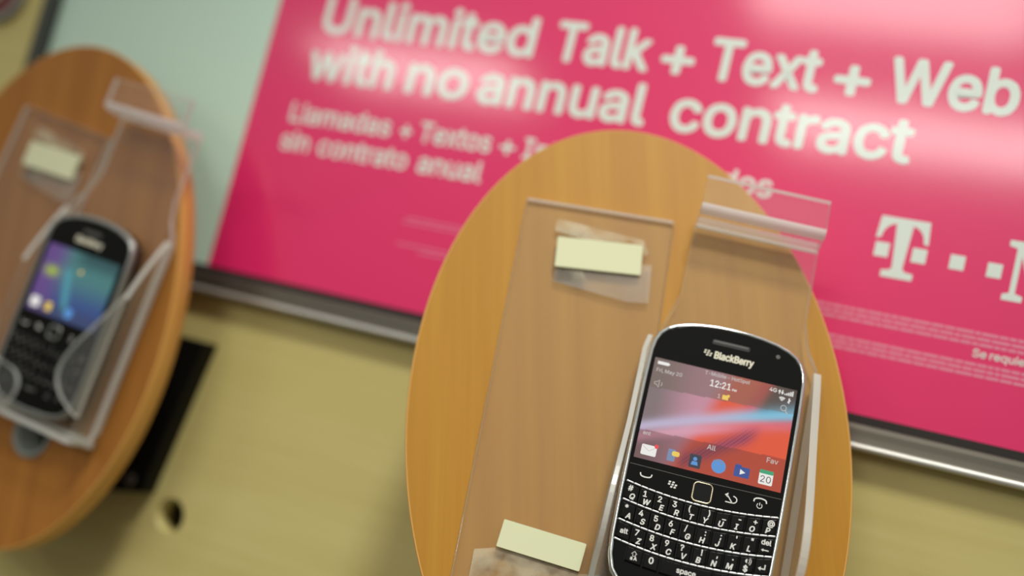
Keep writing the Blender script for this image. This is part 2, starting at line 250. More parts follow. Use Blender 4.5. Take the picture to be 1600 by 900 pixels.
def text_layers(s, cap, shear=0):
    """outlines of a string, grouped so that overlapping strokes of one letter fall in different layers"""
    k = cap / 254; x = 0; layers = []
    for ch in s:
        if ch == ' ': x += 70; continue
        adv, d = GLYPHS[ch]; cs = []
        for t in d.split('|'):
            v = [int(q) for q in t.split()]
            cs.append([((x + px + shear * py) * k, py * k) for px, py in zip(v[::2], v[1::2])])
        sg = area(max(cs, key=lambda q: abs(area(q))))
        outs = [q for q in cs if area(q) * sg > 0]; holes = [q for q in cs if area(q) * sg <= 0]
        for n, o in enumerate(outs):
            while len(layers) <= n: layers.append([])
            layers[n].append(o)
        for h in holes:
            own = [n for n, o in enumerate(outs) if inside(h[0], o)] or [0]
            layers[min(own, key=lambda n: abs(area(outs[n])))].append(h)
        x += adv
    return layers

def place_text(s, x, y, cap, z0, z1, weight=0, fit=None, align='L', shear=0):
    """text mesh at (x, y baseline); fit = exact width of the ink; weight = extra stroke each side (mm)"""
    ly = text_layers(s, cap, shear)
    xs = [p[0] for l in ly for c in l for p in c]; x0, x1 = min(xs), max(xs)
    kx = 1 if fit is None else (fit - 2 * weight) / (x1 - x0)
    w = (x1 - x0) * kx
    ox = x + {'L': weight, 'C': -w / 2, 'R': -w - weight}[align]
    sh = [(0, 0)] if weight <= 0 else [(weight * math.cos(i * PI / 4), weight * math.sin(i * PI / 4)) for i in range(8)]   # bolder: strokes grown outwards
    out = []
    for n, l in enumerate(ly):
        b = curve_mesh([[((p[0] - x0) * kx + ox, y + weight + p[1]) for p in c] for c in l], z0, z1 + .004 * n)
        for i, (dx, dy) in enumerate(sh):
            q = b.copy(); bmesh.ops.translate(q, vec=(dx, dy, .006 * i), verts=q.verts[:]); out.append(q)
        b.free()
    return join(out)

def join(bms):
    out = bmesh.new()
    for b in bms:
        me = bpy.data.meshes.new('t'); b.to_mesh(me); b.free(); out.from_mesh(me); bpy.data.meshes.remove(me)
    return out

# ------------------------------------------------------------------ materials
def lin(r, g, b):
    f = lambda c: (c / 255 / 12.92) if c / 255 <= .04045 else ((c / 255 + .055) / 1.055) ** 2.4
    return (f(r), f(g), f(b), 1)

def mat(name, col, rough=.5, metal=0, coat=0, spec=.5, emit=None, estr=0, coat_rough=.05):
    m = bpy.data.materials.new(name); m.use_nodes = True
    b = m.node_tree.nodes['Principled BSDF']
    b.inputs['Base Color'].default_value = col; b.inputs['Roughness'].default_value = rough
    b.inputs['Metallic'].default_value = metal; b.inputs['Coat Weight'].default_value = coat
    b.inputs['Coat Roughness'].default_value = coat_rough; b.inputs['Specular IOR Level'].default_value = spec
    if emit: b.inputs['Emission Color'].default_value = emit; b.inputs['Emission Strength'].default_value = estr
    return m

def N(m, t, **kw):
    n = m.node_tree.nodes.new(t)
    for k, v in kw.items(): setattr(n, k, v)
    return n
def L(m, a, b): m.node_tree.links.new(a, b)

def wood(name, c0, c1, scale=(40, 1.6, 40), rough=.35, coat=.3, rot=0, fine=1.0):
    m = mat(name, c0, rough, coat=coat, coat_rough=.2); b = m.node_tree.nodes['Principled BSDF']
    b.inputs['Specular IOR Level'].default_value = .3
    tc = N(m, 'ShaderNodeTexCoord'); mp = N(m, 'ShaderNodeMapping'); mp.inputs['Scale'].default_value = scale
    mp.inputs['Rotation'].default_value = (0, 0, rot)
    L(m, tc.outputs['Object'], mp.inputs['Vector'])
    n1 = N(m, 'ShaderNodeTexNoise'); n1.inputs['Scale'].default_value = 1.7; n1.inputs['Detail'].default_value = 5
    n1.inputs['Distortion'].default_value = .25
    n2 = N(m, 'ShaderNodeTexNoise'); n2.inputs['Scale'].default_value = 11; n2.inputs['Detail'].default_value = 3
    L(m, mp.outputs[0], n1.inputs['Vector']); L(m, mp.outputs[0], n2.inputs['Vector'])
    mx = N(m, 'ShaderNodeMix'); mx.data_type = 'FLOAT'; mx.inputs[0].default_value = .3 * fine
    L(m, n1.outputs['Fac'], mx.inputs[2]); L(m, n2.outputs['Fac'], mx.inputs[3])
    cr = N(m, 'ShaderNodeValToRGB'); cr.color_ramp.elements[0].position = .32; cr.color_ramp.elements[1].position = .68
    cr.color_ramp.elements[0].color = c1; cr.color_ramp.elements[1].color = c0
    L(m, mx.outputs[0], cr.inputs[0]); L(m, cr.outputs[0], b.inputs['Base Color'])
    return m

def acrylic(name, haze, tint=(.985, .99, .988, 1), white=(.86, .88, .85, 1), ior=1.49, rough=.03):
    """clear plastic sheet: see-through with a Fresnel gloss and surface haze; strong haze paints lit edges and bends"""
    m = mat(name, white, rough); nt = m.node_tree; nt.nodes.remove(nt.nodes['Principled BSDF'])
    tr = N(m, 'ShaderNodeBsdfTransparent'); tr.inputs[0].default_value = tint
    df = N(m, 'ShaderNodeBsdfDiffuse'); df.inputs[0].default_value = white
    tl = N(m, 'ShaderNodeBsdfTranslucent'); tl.inputs[0].default_value = white
    gl = N(m, 'ShaderNodeBsdfGlossy'); gl.inputs['Roughness'].default_value = rough
    lw = N(m, 'ShaderNodeLayerWeight'); lw.inputs[0].default_value = .5
    pw = N(m, 'ShaderNodeMath', operation='POWER'); pw.inputs[1].default_value = 5; L(m, lw.outputs['Facing'], pw.inputs[0])
    fr = N(m, 'ShaderNodeMath', operation='MULTIPLY_ADD'); fr.inputs[1].default_value = .9; fr.inputs[2].default_value = .035; L(m, pw.outputs[0], fr.inputs[0])
    s = N(m, 'ShaderNodeMixShader'); s.inputs[0].default_value = .5; L(m, df.outputs[0], s.inputs[1]); L(m, tl.outputs[0], s.inputs[2])
    h = N(m, 'ShaderNodeMixShader'); h.inputs[0].default_value = haze; L(m, tr.outputs[0], h.inputs[1]); L(m, s.outputs[0], h.inputs[2])
    o = N(m, 'ShaderNodeMixShader'); L(m, fr.outputs[0], o.inputs[0]); L(m, h.outputs[0], o.inputs[1]); L(m, gl.outputs[0], o.inputs[2])
    L(m, o.outputs[0], nt.nodes['Material Output'].inputs['Surface'])
    return m

def film(name, col, fac, noise=90, lo=.35, hi=.65):
    """patchy half-clear sticky residue"""
    m = mat(name, col, .5); nt = m.node_tree; b = nt.nodes['Principled BSDF']
    tr = N(m, 'ShaderNodeBsdfTransparent'); mx = N(m, 'ShaderNodeMixShader')
    tc = N(m, 'ShaderNodeTexCoord'); n1 = N(m, 'ShaderNodeTexNoise'); n1.inputs['Scale'].default_value = noise; n1.inputs['Detail'].default_value = 6
    L(m, tc.outputs['Object'], n1.inputs['Vector'])
    mr = N(m, 'ShaderNodeMapRange'); mr.inputs[1].default_value = lo; mr.inputs[2].default_value = hi
    mr.inputs[3].default_value = 0.02; mr.inputs[4].default_value = fac
    L(m, n1.outputs['Fac'], mr.inputs[0]); L(m, mr.outputs[0], mx.inputs[0])
    L(m, tr.outputs[0], mx.inputs[1]); L(m, b.outputs[0], mx.inputs[2])
    L(m, mx.outputs[0], nt.nodes['Material Output'].inputs['Surface'])
    return m

def painted(name, strength):
    """a screen: the picture is the mesh's colour attribute and it glows"""
    m = mat(name, (0, 0, 0, 1), .12); b = m.node_tree.nodes['Principled BSDF']
    a = N(m, 'ShaderNodeVertexColor', layer_name='picture')
    L(m, a.outputs['Color'], b.inputs['Emission Color']); b.inputs['Emission Strength'].default_value = strength
    return m

M = {}
M['wall'] = wood('birch_wall', lin(214, 202, 134), lin(203, 189, 118), (1.2, 30, 16), .5, .1)
M['panel'] = wood('beech_veneer', lin(188, 137, 34), lin(174, 119, 22), (55, 1.1, 55), .5, 0)
M['panel_red'] = wood('reddish_veneer', lin(172, 114, 46), lin(150, 94, 36), (55, 1.1, 55), .5, 0)  # darker, redder tone for the left board
M['edge'] = mat('edge_band', lin(218, 164, 84), .4)
M['black_metal'] = mat('black_metal', lin(9, 9, 6), .6, spec=.2)
M['screw'] = mat('screw_steel', lin(120, 120, 112), .35, 1)
M['grommet'] = mat('grey_plastic', lin(140, 146, 138), .4)
M['void'] = mat('dark_void', lin(6, 6, 5), .9)  # flat black standing in for the darkness inside holes
M['pink'] = mat('pink_print', lin(238, 34, 108), .45, coat=1, coat_rough=.1)
M['white'] = mat('white_print', lin(203, 233, 214), .45, coat=1, coat_rough=.1)
M['ink'] = mat('white_ink', lin(230, 242, 232), .45, coat=.6, coat_rough=.1)
M['ink_soft'] = mat('pale_pink_ink', lin(236, 140, 165), .45, coat=.6, coat_rough=.1)
M['alu'] = mat('aluminium', lin(104, 100, 90), .42, .8)
M['alu_lip_lit'] = mat('aluminium_lip_lit', lin(214, 214, 206), .3, .7)  # paler copy of the aluminium paints the light the lip catches
M['inner_strip'] = mat('dark_inner_strip', lin(38, 32, 28), .6)
M['rail'] = mat('dark_rail', lin(62, 66, 60), .5)
M['plaque_white'] = mat('plaque_white', lin(150, 165, 150), .5)
M['plaque_red'] = mat('plaque_red', lin(120, 24, 28), .5)
M['plaque_rim'] = mat('plaque_rim', lin(150, 146, 140), .4)
M['acrylic'] = [acrylic('clear_acrylic', .05), acrylic('acrylic_cut_edge_glow', .82, white=(.93, .97, .92, 1), rough=.2), acrylic('acrylic_highlight', .93, white=(.99, .99, .97, 1), rough=.25)]  # edge white mixes matte saw cut with painted glow; highlight is painted light
M['foam'] = mat('cream_foam', lin(222, 225, 186), .8)
M['residue'] = film('tape_residue', lin(222, 212, 180), .38)
M['tape'] = film('clear_tape', lin(210, 200, 184), .24, 40, .1, .6)
M['chrome'] = mat('chrome', lin(225, 230, 228), .12, 1)
M['silver'] = mat('satin_silver', lin(165, 168, 164), .3, .9)
M['gloss_black'] = mat('gloss_black', lin(5, 5, 4), .1, spec=.3)
M['case'] = mat('black_case', lin(16, 16, 15), .35)
M['key'] = mat('key_black', lin(8, 8, 8), .25, spec=.25)
M['legend'] = mat('legend_white', lin(225, 225, 220), .5)
M['legend_dim'] = mat('legend_grey', lin(105, 105, 102), .5)
M['logo'] = mat('logo_silver', lin(222, 218, 196), .4)
M['slot'] = mat('earpiece_grey', lin(82, 82, 78), .5)
M['slot_dark'] = mat('slot_dark', lin(8, 8, 7), .6)
M['gold'] = mat('pale_gold_metal', lin(222, 212, 178), .3, 1)
M['fret'] = mat('bright_metal', lin(228, 230, 230), .35, .85)
M['pad'] = mat('pad_black', lin(5, 5, 5), .15)
M['rubber'] = mat('rubber', lin(30, 30, 28), .8)
M['screen'] = painted('screen_picture', .85)
def glow(name, r, g, b, s=.9):
    return mat(name, (0, 0, 0, 1), .3, emit=lin(r, g, b), estr=s)
M['s_white'] = glow('screen_white', 240, 238, 232); M['s_grey'] = glow('screen_grey', 196, 188, 182)
M['s_red'] = glow('screen_red', 236, 70, 80); M['s_yellow'] = glow('screen_yellow', 240, 205, 90)
M['s_blue'] = glow('screen_blue', 90, 150, 215); M['s_deep'] = glow('screen_deep_blue', 55, 80, 150)
M['s_dark'] = glow('screen_dark', 50, 52, 66); M['s_green'] = glow('screen_green', 60, 165, 120)
M['s_bluegrey'] = glow('screen_blue_grey', 120, 140, 175)
# ------------------------------------------------------------------ the setting: shop wall with a drilled cable hole
W = Matrix.Translation((0, 0, ZW)) @ Matrix.Rotation(PI / 2, 4, 'X')      # local x = wall X, y = wall Z, z = towards the viewer
HOLE = (-245.0, -128.3)
bm = curve_mesh([[(-1500, -1000), (1300, -1000), (1300, 1200), (-1500, 1200)], circ(9.6, 36, *HOLE)[::-1]], -19, -1)
wall = meshobj('wall_back', bm, M['wall']); wall.matrix_world = W; wall['kind'] = 'structure'
bm = bmesh.new(); box(bm, HOLE[0] - 40, HOLE[0] + 40, HOLE[1] - 40, HOLE[1] + 40, -25, -19.2)
bk = meshobj('hole_backing_1', bm, M['void']); bk.matrix_world = W; bk['kind'] = 'structure'  # unseen dark sheet added to keep the cable hole black

# ------------------------------------------------------------------ poster
poster = thing('poster', 'large pink and white advertising poster with white lettering, standing in a metal rail', 'poster', W)
bm = bmesh.new(); box(bm, -264.6, 520, 9, 460, -.95, 0); meshobj('pink_panel', bm, M['pink'], poster)['label'] = 'pink printed panel'
bm = bmesh.new(); box(bm, -431, -264.6, 9, 460, -.95, 0); meshobj('white_panel', bm, M['white'], poster)['label'] = 'blank pale green-white panel'
T0, T1 = .02, .07
def words(name, items, base, cap, weight, m):
    meshobj(name, join([place_text(s, a, base + dz, cap, T0, T1, weight, fit=b - a) for s, a, b, dz in items]), m, poster)
words('headline', [('Unlimited', -232.2, -98.9, 0), ('Talk', -87.6, -35.0, 0), ('+', -29.2, -11.9, -.8), ('Text', -4.4, 50.2, 0), ('+', 56.6, 73.6, -.8), ('Web', 81.5, 138.3, 0)], 157.2, 20.4, .95, M['ink'])
words('headline', [('with', -234.0, -177.5, 0), ('no', -169, -131, 0), ('annual', -125, -30.2, 0), ('contract', -17.8, 98.0, 0)], 128.9, 20.4, .95, M['ink'])
words('spanish_line', [('Llamadas', -237.0, -170.6, 0), ('+', -164.6, -157.4, 0), ('Textos', -152.6, -109.2, 0), ('+', -104.4, -95, 0), ('Internet', -90.6, -34, 0), ('ilimitados', -28, 40, 0)], 103.0, 10.8, .35, M['ink'])
words('spanish_line', [('sin', -238.4, -219.4, 0), ('contrato', -213.2, -155.4, 0), ('anual', -149.0, -110.2, 0)], 86.3, 10.8, .35, M['ink'])
# the T emblem, its squares, the two dots and the first letter after them
arc = lambda cx, cy, rx, ry, a0, a1, n=8: [(cx + rx * math.cos(math.radians(a0 + (a1 - a0) * i / n)), cy + ry * math.sin(math.radians(a0 + (a1 - a0) * i / n))) for i in range(n + 1)]
tee = [(91.6, 103.8), (112.9, 103.8), (113.8, 93.2), (112.2, 93.2)] + arc(104.9, 94.0, 6.6, 7.0, 0, 80) + [(104.9, 80.6)] + [(106.2, 79.4), (109.8, 79.0), (109.8, 75.9), (96.0, 75.9), (96.0, 79.0), (99.2, 79.4), (100.3, 80.6)] + arc(99.8, 94.0, 6.6, 7.0, 100, 180) + [(90.8, 93.2)]
sq = lambda x0, x1, y0, y1: [(x0, y0), (x1, y0), (x1, y1), (x0, y1)]
mm = [(146.6, 102.0), (153.2, 102.0), (161.0, 84.0), (168.6, 102.0), (175.4, 102.0), (175.4, 99.4), (172.6, 98.6), (172.6, 78.6), (175.4, 77.8), (175.4, 75.2), (165.4, 75.2), (165.4, 77.8), (168.4, 78.6), (168.4, 95.5), (160.4, 77.0), (159.0, 77.0), (152.4, 95.2), (152.4, 78.6), (155.6, 77.8), (155.6, 75.2), (147.3, 75.2), (147.3, 77.8), (150.0, 78.6), (150.0, 98.6), (146.6, 99.4)]
meshobj('emblem', curve_mesh([tee[::-1], sq(91.3, 97.6, 84.8, 91.5), sq(107.6, 113.9, 84.6, 91.3), sq(123.8, 130.1, 84.7, 91.3), sq(139.5, 145.6, 84.0, 90.5), mm[::-1]], T0, T1), M['ink'], poster)
# blurred small print: rows of word-long strokes
def fine(name, x0, x1, rows, h, m):
    bm = bmesh.new()
    for z in rows:
        x = x0 + random.uniform(0, 2)
        while x < x1:
            w = random.uniform(2, 7.5); y = z
            box(bm, x, min(x + w, x1), y, y + h, T0, T1); x += w + .5
    return meshobj(name, bm, m, poster)
fine('fine_print', 45, 300, (58.0, 55.6, 53.2), 1.35, M['ink_soft'])
fine('fine_print', 45, 300, (44.2, 41.9, 39.6), 1.35, M['ink_soft'])
fine('fine_print', -149, -60, (60.6, 58.2), .75, M['ink_soft'])
fine('fine_print', -151, -60, (46.2,), .8, M['ink_soft']); fine('fine_print', -136, -60, (43.6,), .8, M['ink_soft'])
words('fine_print', [('Se requiere', 140.8, 166.5, 0)], 48.2, 3.4, .08, M['ink'])

# ------------------------------------------------------------------ rail that holds the poster
rail = thing('poster_rail', 'grey aluminium rail along the foot of the pink poster', 'rail', W)
bm = bmesh.new()
prism(bm, smooth_open([(-.9, -2.6), (6.0, -2.6), (7.2, -1.6), (6.6, 1.2), (6.2, 7.4), (5.2, 8.3), (4.2, 7.4), (4.2, .6), (-.9, .6)], 1), -441, 520, 'zyx')
meshobj('channel', bm, M['alu'], rail)
bm = bmesh.new(); prism(bm, rrect(5.6, 9.0, -3.4, -.4, 1.2, 4), -441, 520, 'zyx'); meshobj('lip', bm, M['alu_lip_lit'], rail)['label'] = 'lower lip with painted light'
bm = bmesh.new(); box(bm, -434, 520, .8, 12.3, .1, 1.5); meshobj('inner_strip', bm, M['inner_strip'], rail)['label'] = 'dark inner strip'  # dark strip between the channel and the poster
bm = bmesh.new(); prism(bm, rrect(-440, -429.5, -.9, 6, 1.2, 3), 8.8, 460, 'xzy'); up = meshobj('poster_upright', bm, M['rail']); up.matrix_world = W
tag(up, 'dark grey upright strip along the left edge of the white poster panel', 'frame strip')

# ------------------------------------------------------------------ small plaque in the top left corner
plq = thing('wall_plaque', 'small round-cornered plaque with dark red border, on the wall left of the poster', 'plaque', W @ Matrix.Translation(Vector((-525, 200, -1)) * S))
bm = bmesh.new(); prism(bm, rrect(-64, 64, -64, 64, 22, 8), 0, 5); meshobj('rim', bm, M['plaque_rim'], plq, bevel=1.2)
bm = bmesh.new(); prism(bm, rrect(-59, 59, -59, 59, 18, 8), 5.05, 6); meshobj('border', bm, M['plaque_red'], plq)['label'] = 'dark red border'
bm = bmesh.new(); prism(bm, rrect(-51.5, 51.5, -51.5, 51.5, 12, 8), 6.05, 6.6); meshobj('face', bm, M['plaque_white'], plq)['label'] = 'pale face'

# ------------------------------------------------------------------ display frames (origin, right, up, outward)
OR = frame((18.08, -75.0, -17.68), (.90655, .34495, .24326), None or (-.3239, .19896, .92494), (.27066, -.91729, .29210))
OL = frame((-329.41, -55.34, -23.52), (.98836, .02897, .14932), (-.15036, .03779, .98791), (.02297, -.99887, .04171))
FR = frame((18.08, -75.0, -17.68), (.95861, .28468, .00572), (-.0884, .27846, .95637), (.27066, -.91729, .29210))
FL = frame((-329.41, -55.34, -23.52), (.99893, .02126, -.04113), (.0402, .04261, .99828), (.02297, -.99887, .04171))

# oval wooden boards
A_, B_, TH = 91.2, 141.1, 13.4
def board(mat_face, mtx, label):
    t = thing('display_board', label, 'display board', mtx, 'oval wooden display boards')
    g = (18.0, -79.0)
    outer = circ(A_ - .8, 120, 0, 0, B_ - .8)
    meshobj('board', curve_mesh([outer, circ(10.2, 40, *g)[::-1]], -TH, 0), mat_face, t)
    bm = bmesh.new(); bo = []
    for d, z in ((.78, -TH), (0, -TH + .8), (0, -.7), (.25, -.2), (.78, .02)):
        bo.append(ring_z(circ(A_ - d, 120, 0, 0, B_ - d), z))
    loft(bm, bo + [bo[0]], False, False); meshobj('edge_band', bm, M['edge'], t, smooth=True)['label'] = 'paler rounded edge'
    bm = bmesh.new(); rr = [(10.0, -TH), (10.0, .1), (12.4, .1), (12.4, .9), (11.6, 1.4), (10.2, 1.0), (9.0, -3), (7.0, -8), (6.0, -10), (6.0, -TH)]
    loft(bm, [ring_z(circ(r, 40, *g), z) for r, z in rr], False, False); gr = meshobj('grommet', bm, M['grommet'], t, smooth=True); gr['label'] = 'grey cable grommet'
    bm = bmesh.new(); prism(bm, circ(5.9, 30, *g), -TH, -TH + 1); meshobj('bore_shade', bm, M['void'], gr)  # black disc paints the shade down the grommet hole
    return t
board(M['panel'], OR, 'honey-coloured oval board holding the sharp black phone, in front of the pink poster')
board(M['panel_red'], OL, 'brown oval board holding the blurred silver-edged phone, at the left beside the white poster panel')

# black brackets behind the boards
def bracket(x, z, rot, board_pt, label):
    base = W @ Matrix.Translation(Vector((x, z, -1)) * S) @ Matrix.Rotation(rot, 4, 'Z')
    t = thing('wall_bracket', label, 'bracket', base, 'black brackets behind the boards')
    bm = bmesh.new(); prism(bm, [(78, 44.5), (-78, 44.5), (-63, -44), (0, -57), (63, -44)], 0, 12); meshobj('back_plate', bm, M['black_metal'], t, bevel=.8)
    for sx in (-54, 54):
        bm = bmesh.new(); loft(bm, [ring_z(circ(r, 20, sx, -39.0), zz) for r, zz in ((3.4, 12), (3.4, 12.8), (2.4, 13.6), (1.0, 13.8))], True, True)
        meshobj('screw', bm, M['screw'], t, smooth=True)['label'] = 'steel screw head'
    p = base.inverted() @ (board_pt @ Vector((0, -.020, -(TH + .05) * S))); p = p / S
    d = (p - Vector((p.x * .55, p.y * .55, 12))); k = 9
    e1 = d.cross(Vector((0, 1, 0))).normalized(); e2 = d.cross(e1).normalized(); st = Vector((p.x * .55, p.y * .55, 12))
    bm = bmesh.new()
    def rg(c, r): return [tuple(c + (e1 * math.cos(2 * PI * i / 28) + e2 * math.sin(2 * PI * i / 28)) * r) for i in range(28)]
    dn = d.normalized()
    loft(bm, [rg(st, 14), rg(st + dn * 3, 9), rg(p - dn * 9, 9)]); meshobj('neck', bm, M['black_metal'], t, smooth=False)
    # swivel plate lying against the board's back
    q = base.inverted() @ board_pt; q.translation = p * S
    bm = bmesh.new(); prism(bm, circ(22, 32), -9, 0); bmesh.ops.transform(bm, matrix=Matrix.Translation(p) @ q.to_3x3().normalized().to_4x4(), verts=bm.verts[:])
    meshobj('swivel_plate', bm, M['black_metal'], t)
    return t
bracket(-321.5, -75, 0, OL, 'black bracket between the wall and the brown board on the left')
bracket(-4, -75, 0, OR, 'black bracket hidden behind the honey-coloured board on the right')

# ------------------------------------------------------------------ clear card plate with foam strips
def card_plate(mtx):
    t = thing('card_plate', '', 'sign holder', mtx, 'clear plates beside the phones')
    bm = bmesh.new(); prism(bm, rrect(-33, 33, -100, 86, .8, 2), 0.1, 3.1, sides=[2 if i == 2 else 1 for i in range(12)]); meshobj('sheet', bm, M['acrylic'], t, bevel=.35)  # top edge whitened to paint it as strongly lit
    def foam(cx, cy, w, h, r, ):
        bm = bmesh.new(); prism(bm, rrect(-w / 2, w / 2, -h / 2, h / 2, .4, 2), 3.15, 4.4)
        bmesh.ops.transform(bm, matrix=Matrix.Translation((cx, cy, 0)) @ Matrix.Rotation(r, 4, 'Z'), verts=bm.verts[:])
        o = meshobj('foam_strip', bm, M['foam'], t); o['label'] = 'cream foam tape strip'
    foam(2.8, 62.8, 37.2, 14.2, math.radians(3.5)); foam(-.4, -64.0, 33.6, 11.0, math.radians(-6.5))
    def patch(nm, pts, m):
        bm = bmesh.new(); prism(bm, pts, 3.12, 3.14); meshobj(nm, bm, m, t)
    patch('tape_residue', [(-18, 78), (-3, 76.5), (21, 74), (24, 68), (20, 66), (-18, 72)], M['residue'])
    patch('clear_tape', [(-15, 56), (26, 63), (27, 45), (18, 44), (-15, 48)], M['tape'])
    patch('tape_residue', [(-15, 56.5), (-4, 56), (0, 49.5), (-15, 48.5)], M['residue'])
    patch('tape_residue', [(-26, -70), (-14, -67), (16, -72), (24, -71), (24, -90), (-26, -86)], M['residue'])
    return t
plR = card_plate(at(FR, -26.4, 7.6, 0, math.radians(4.0))); plR['label'] = 'clear plate with two cream foam strips, on the honey-coloured board'
dup(plR, at(FL, -25.5, 7.5, 0, math.radians(-6.5)), 'clear plate with one blurred foam strip in view, on the brown board at the left')

# ------------------------------------------------------------------ clear phone cradle
def cradle(mtx, lobes=False):
    t = thing('phone_cradle', '', 'phone stand', mtx, 'clear phone cradles')
    out = [(9.6, 94.1)] + (smooth_open([(9.6, 60), (6.0, 50), (1.0, 44), (-2.2, 36)], 2) if lobes else smooth_open([(9.6, 60), (6.5, 50), (4.6, 42), (2.6, 20), (.4, 0), (-1.4, -12), (-2.2, -36)], 2)) + [(-2.2, -66), (0, -70), (70, -70), (72.2, -66)] + smooth_open([(72.2, 36), (70, 42), (66, 48), (63.2, 60)], 2) + [(63.2, 94.1)]
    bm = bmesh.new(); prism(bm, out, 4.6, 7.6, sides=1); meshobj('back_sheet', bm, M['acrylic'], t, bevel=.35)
    # ledge and upright tab bent out of the top of the sheet
    q = lambda cx, cy, r, a0, a1, n=6: [(cx + r * math.cos(math.radians(a0 + (a1 - a0) * k / n)), cy + r * math.sin(math.radians(a0 + (a1 - a0) * k / n))) for k in range(n + 1)]
    # (height, y): lower bend, ledge, outer bend, upright tab, and back
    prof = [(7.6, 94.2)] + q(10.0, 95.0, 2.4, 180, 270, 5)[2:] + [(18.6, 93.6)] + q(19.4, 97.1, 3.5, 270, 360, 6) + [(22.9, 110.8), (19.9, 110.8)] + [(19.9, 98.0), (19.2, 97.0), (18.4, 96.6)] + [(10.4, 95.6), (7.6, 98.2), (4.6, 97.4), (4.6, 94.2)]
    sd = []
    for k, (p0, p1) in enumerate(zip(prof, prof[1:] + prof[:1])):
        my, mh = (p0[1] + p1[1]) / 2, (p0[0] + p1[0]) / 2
        sd.append(1 if my > 110.5 else (2 if (mh > 18.5 and my < 100) or mh < 8.8 else 0))  # whitened bends stand in for bright light lines
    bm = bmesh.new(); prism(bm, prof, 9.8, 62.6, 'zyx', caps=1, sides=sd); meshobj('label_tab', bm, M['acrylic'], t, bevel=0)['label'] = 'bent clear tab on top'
    # side wings: profile in (height, y)
    wing = [(7.65, 38)] + smooth_open([(9.0, 38.5), (13, 31), (23, 4), (33, -20), (38, -36), (37.5, -47), (31, -56), (22, -61), (17, -65), (15, -69.9)], 2) + [(7.65, -69.9)]
    if lobes:                                 # this one wraps round to the front in two rounded lobes
        wing = [(7.65, 38)] + smooth_open([(9.0, 38.5), (13, 31), (21, 12), (23.2, 4)], 1) + [(23.2, -66), (19, -69.9), (7.65, -69.9)]
        right = [(69.05, 6)] + smooth_open([(66, 0), (58, -14), (50, -28), (46.5, -38), (47.5, -46), (53, -52.5), (61, -57), (69.05, -60)], 2)
        left = smooth_open([(.95, -45), (8, -49.0), (17, -49.3), (23, -51.5), (26.5, -56), (26.4, -62), (24, -68), (20, -70.9)], 2) + [(.95, -70.9)]
        for pts in (right, left):
            bm = bmesh.new(); prism(bm, pts, 20.4, 23.2, sides=1); meshobj('front_lobe', bm, M['acrylic'], t, bevel=.4)['label'] = 'rounded clear front lobe'
    for x0, x1 in ((-2.3, .9), (69.1, 72.3)):
        if not lobes and x0 < 0: x1 = -.1
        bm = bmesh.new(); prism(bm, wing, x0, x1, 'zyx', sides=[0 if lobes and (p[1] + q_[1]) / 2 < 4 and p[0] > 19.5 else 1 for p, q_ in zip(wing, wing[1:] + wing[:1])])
        if not lobes and x0 < 0:             # this wing leans in towards the phone's upper corner
            for v in bm.verts: v.co.x += 1.05 * max(0, min(1, (v.co.y + 38) / 33)) + .16 * max(0, v.co.y - 31)
        meshobj('side_wing', bm, M['acrylic'], t, bevel=.45, angle=50)
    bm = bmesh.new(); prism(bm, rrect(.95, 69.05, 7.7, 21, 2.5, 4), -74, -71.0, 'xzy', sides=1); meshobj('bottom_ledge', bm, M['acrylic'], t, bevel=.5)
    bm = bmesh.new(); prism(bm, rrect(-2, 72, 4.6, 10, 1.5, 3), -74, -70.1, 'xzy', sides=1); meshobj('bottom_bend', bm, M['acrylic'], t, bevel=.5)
    for y in (-40, 10):
        bm = bmesh.new(); prism(bm, circ(7, 24, 38, y), .05, 4.55); meshobj('mount_pad', bm, M['rubber'], t)['label'] = 'black mounting pad'
    return t
crR = cradle(at(FR, 0, 0)); crR['label'] = 'clear acrylic cradle around the sharp black phone'
crL = cradle(at(FL, 9.42, 8.44, 0, math.radians(-3.2)), True); crL['label'] = 'clear acrylic cradle around the blurred silver-edged phone at the left'
# ------------------------------------------------------------------ phones
def picture_screen(name, w, h, z, fn, parent, m, nx=150, ny=112, r=1.0):
    bm = bmesh.new(); lay = bm.verts.layers.float_color.new('picture')
    g = []
    for j in range(ny + 1):
        row = []
        for i in range(nx + 1):
            u, v = i / nx, j / ny
            vtx = bm.verts.new(((u - .5) * w, (v - .5) * h, z)); c = fn(u, v); vtx[lay] = c; row.append(vtx)
        g.append(row)
    for j in range(ny):
        for i in range(nx): bm.faces.new((g[j][i], g[j][i + 1], g[j + 1][i + 1], g[j + 1][i]))
    return meshobj(name, bm, m, parent)

def mixc(a, b, t):
    t = max(0, min(1, t)); return tuple(a[i] * (1 - t) + b[i] * t for i in range(3)) + (1,)
def sm(a, b, x):
    t = max(0, min(1, (x - a) / (b - a))); return t * t * (3 - 2 * t)

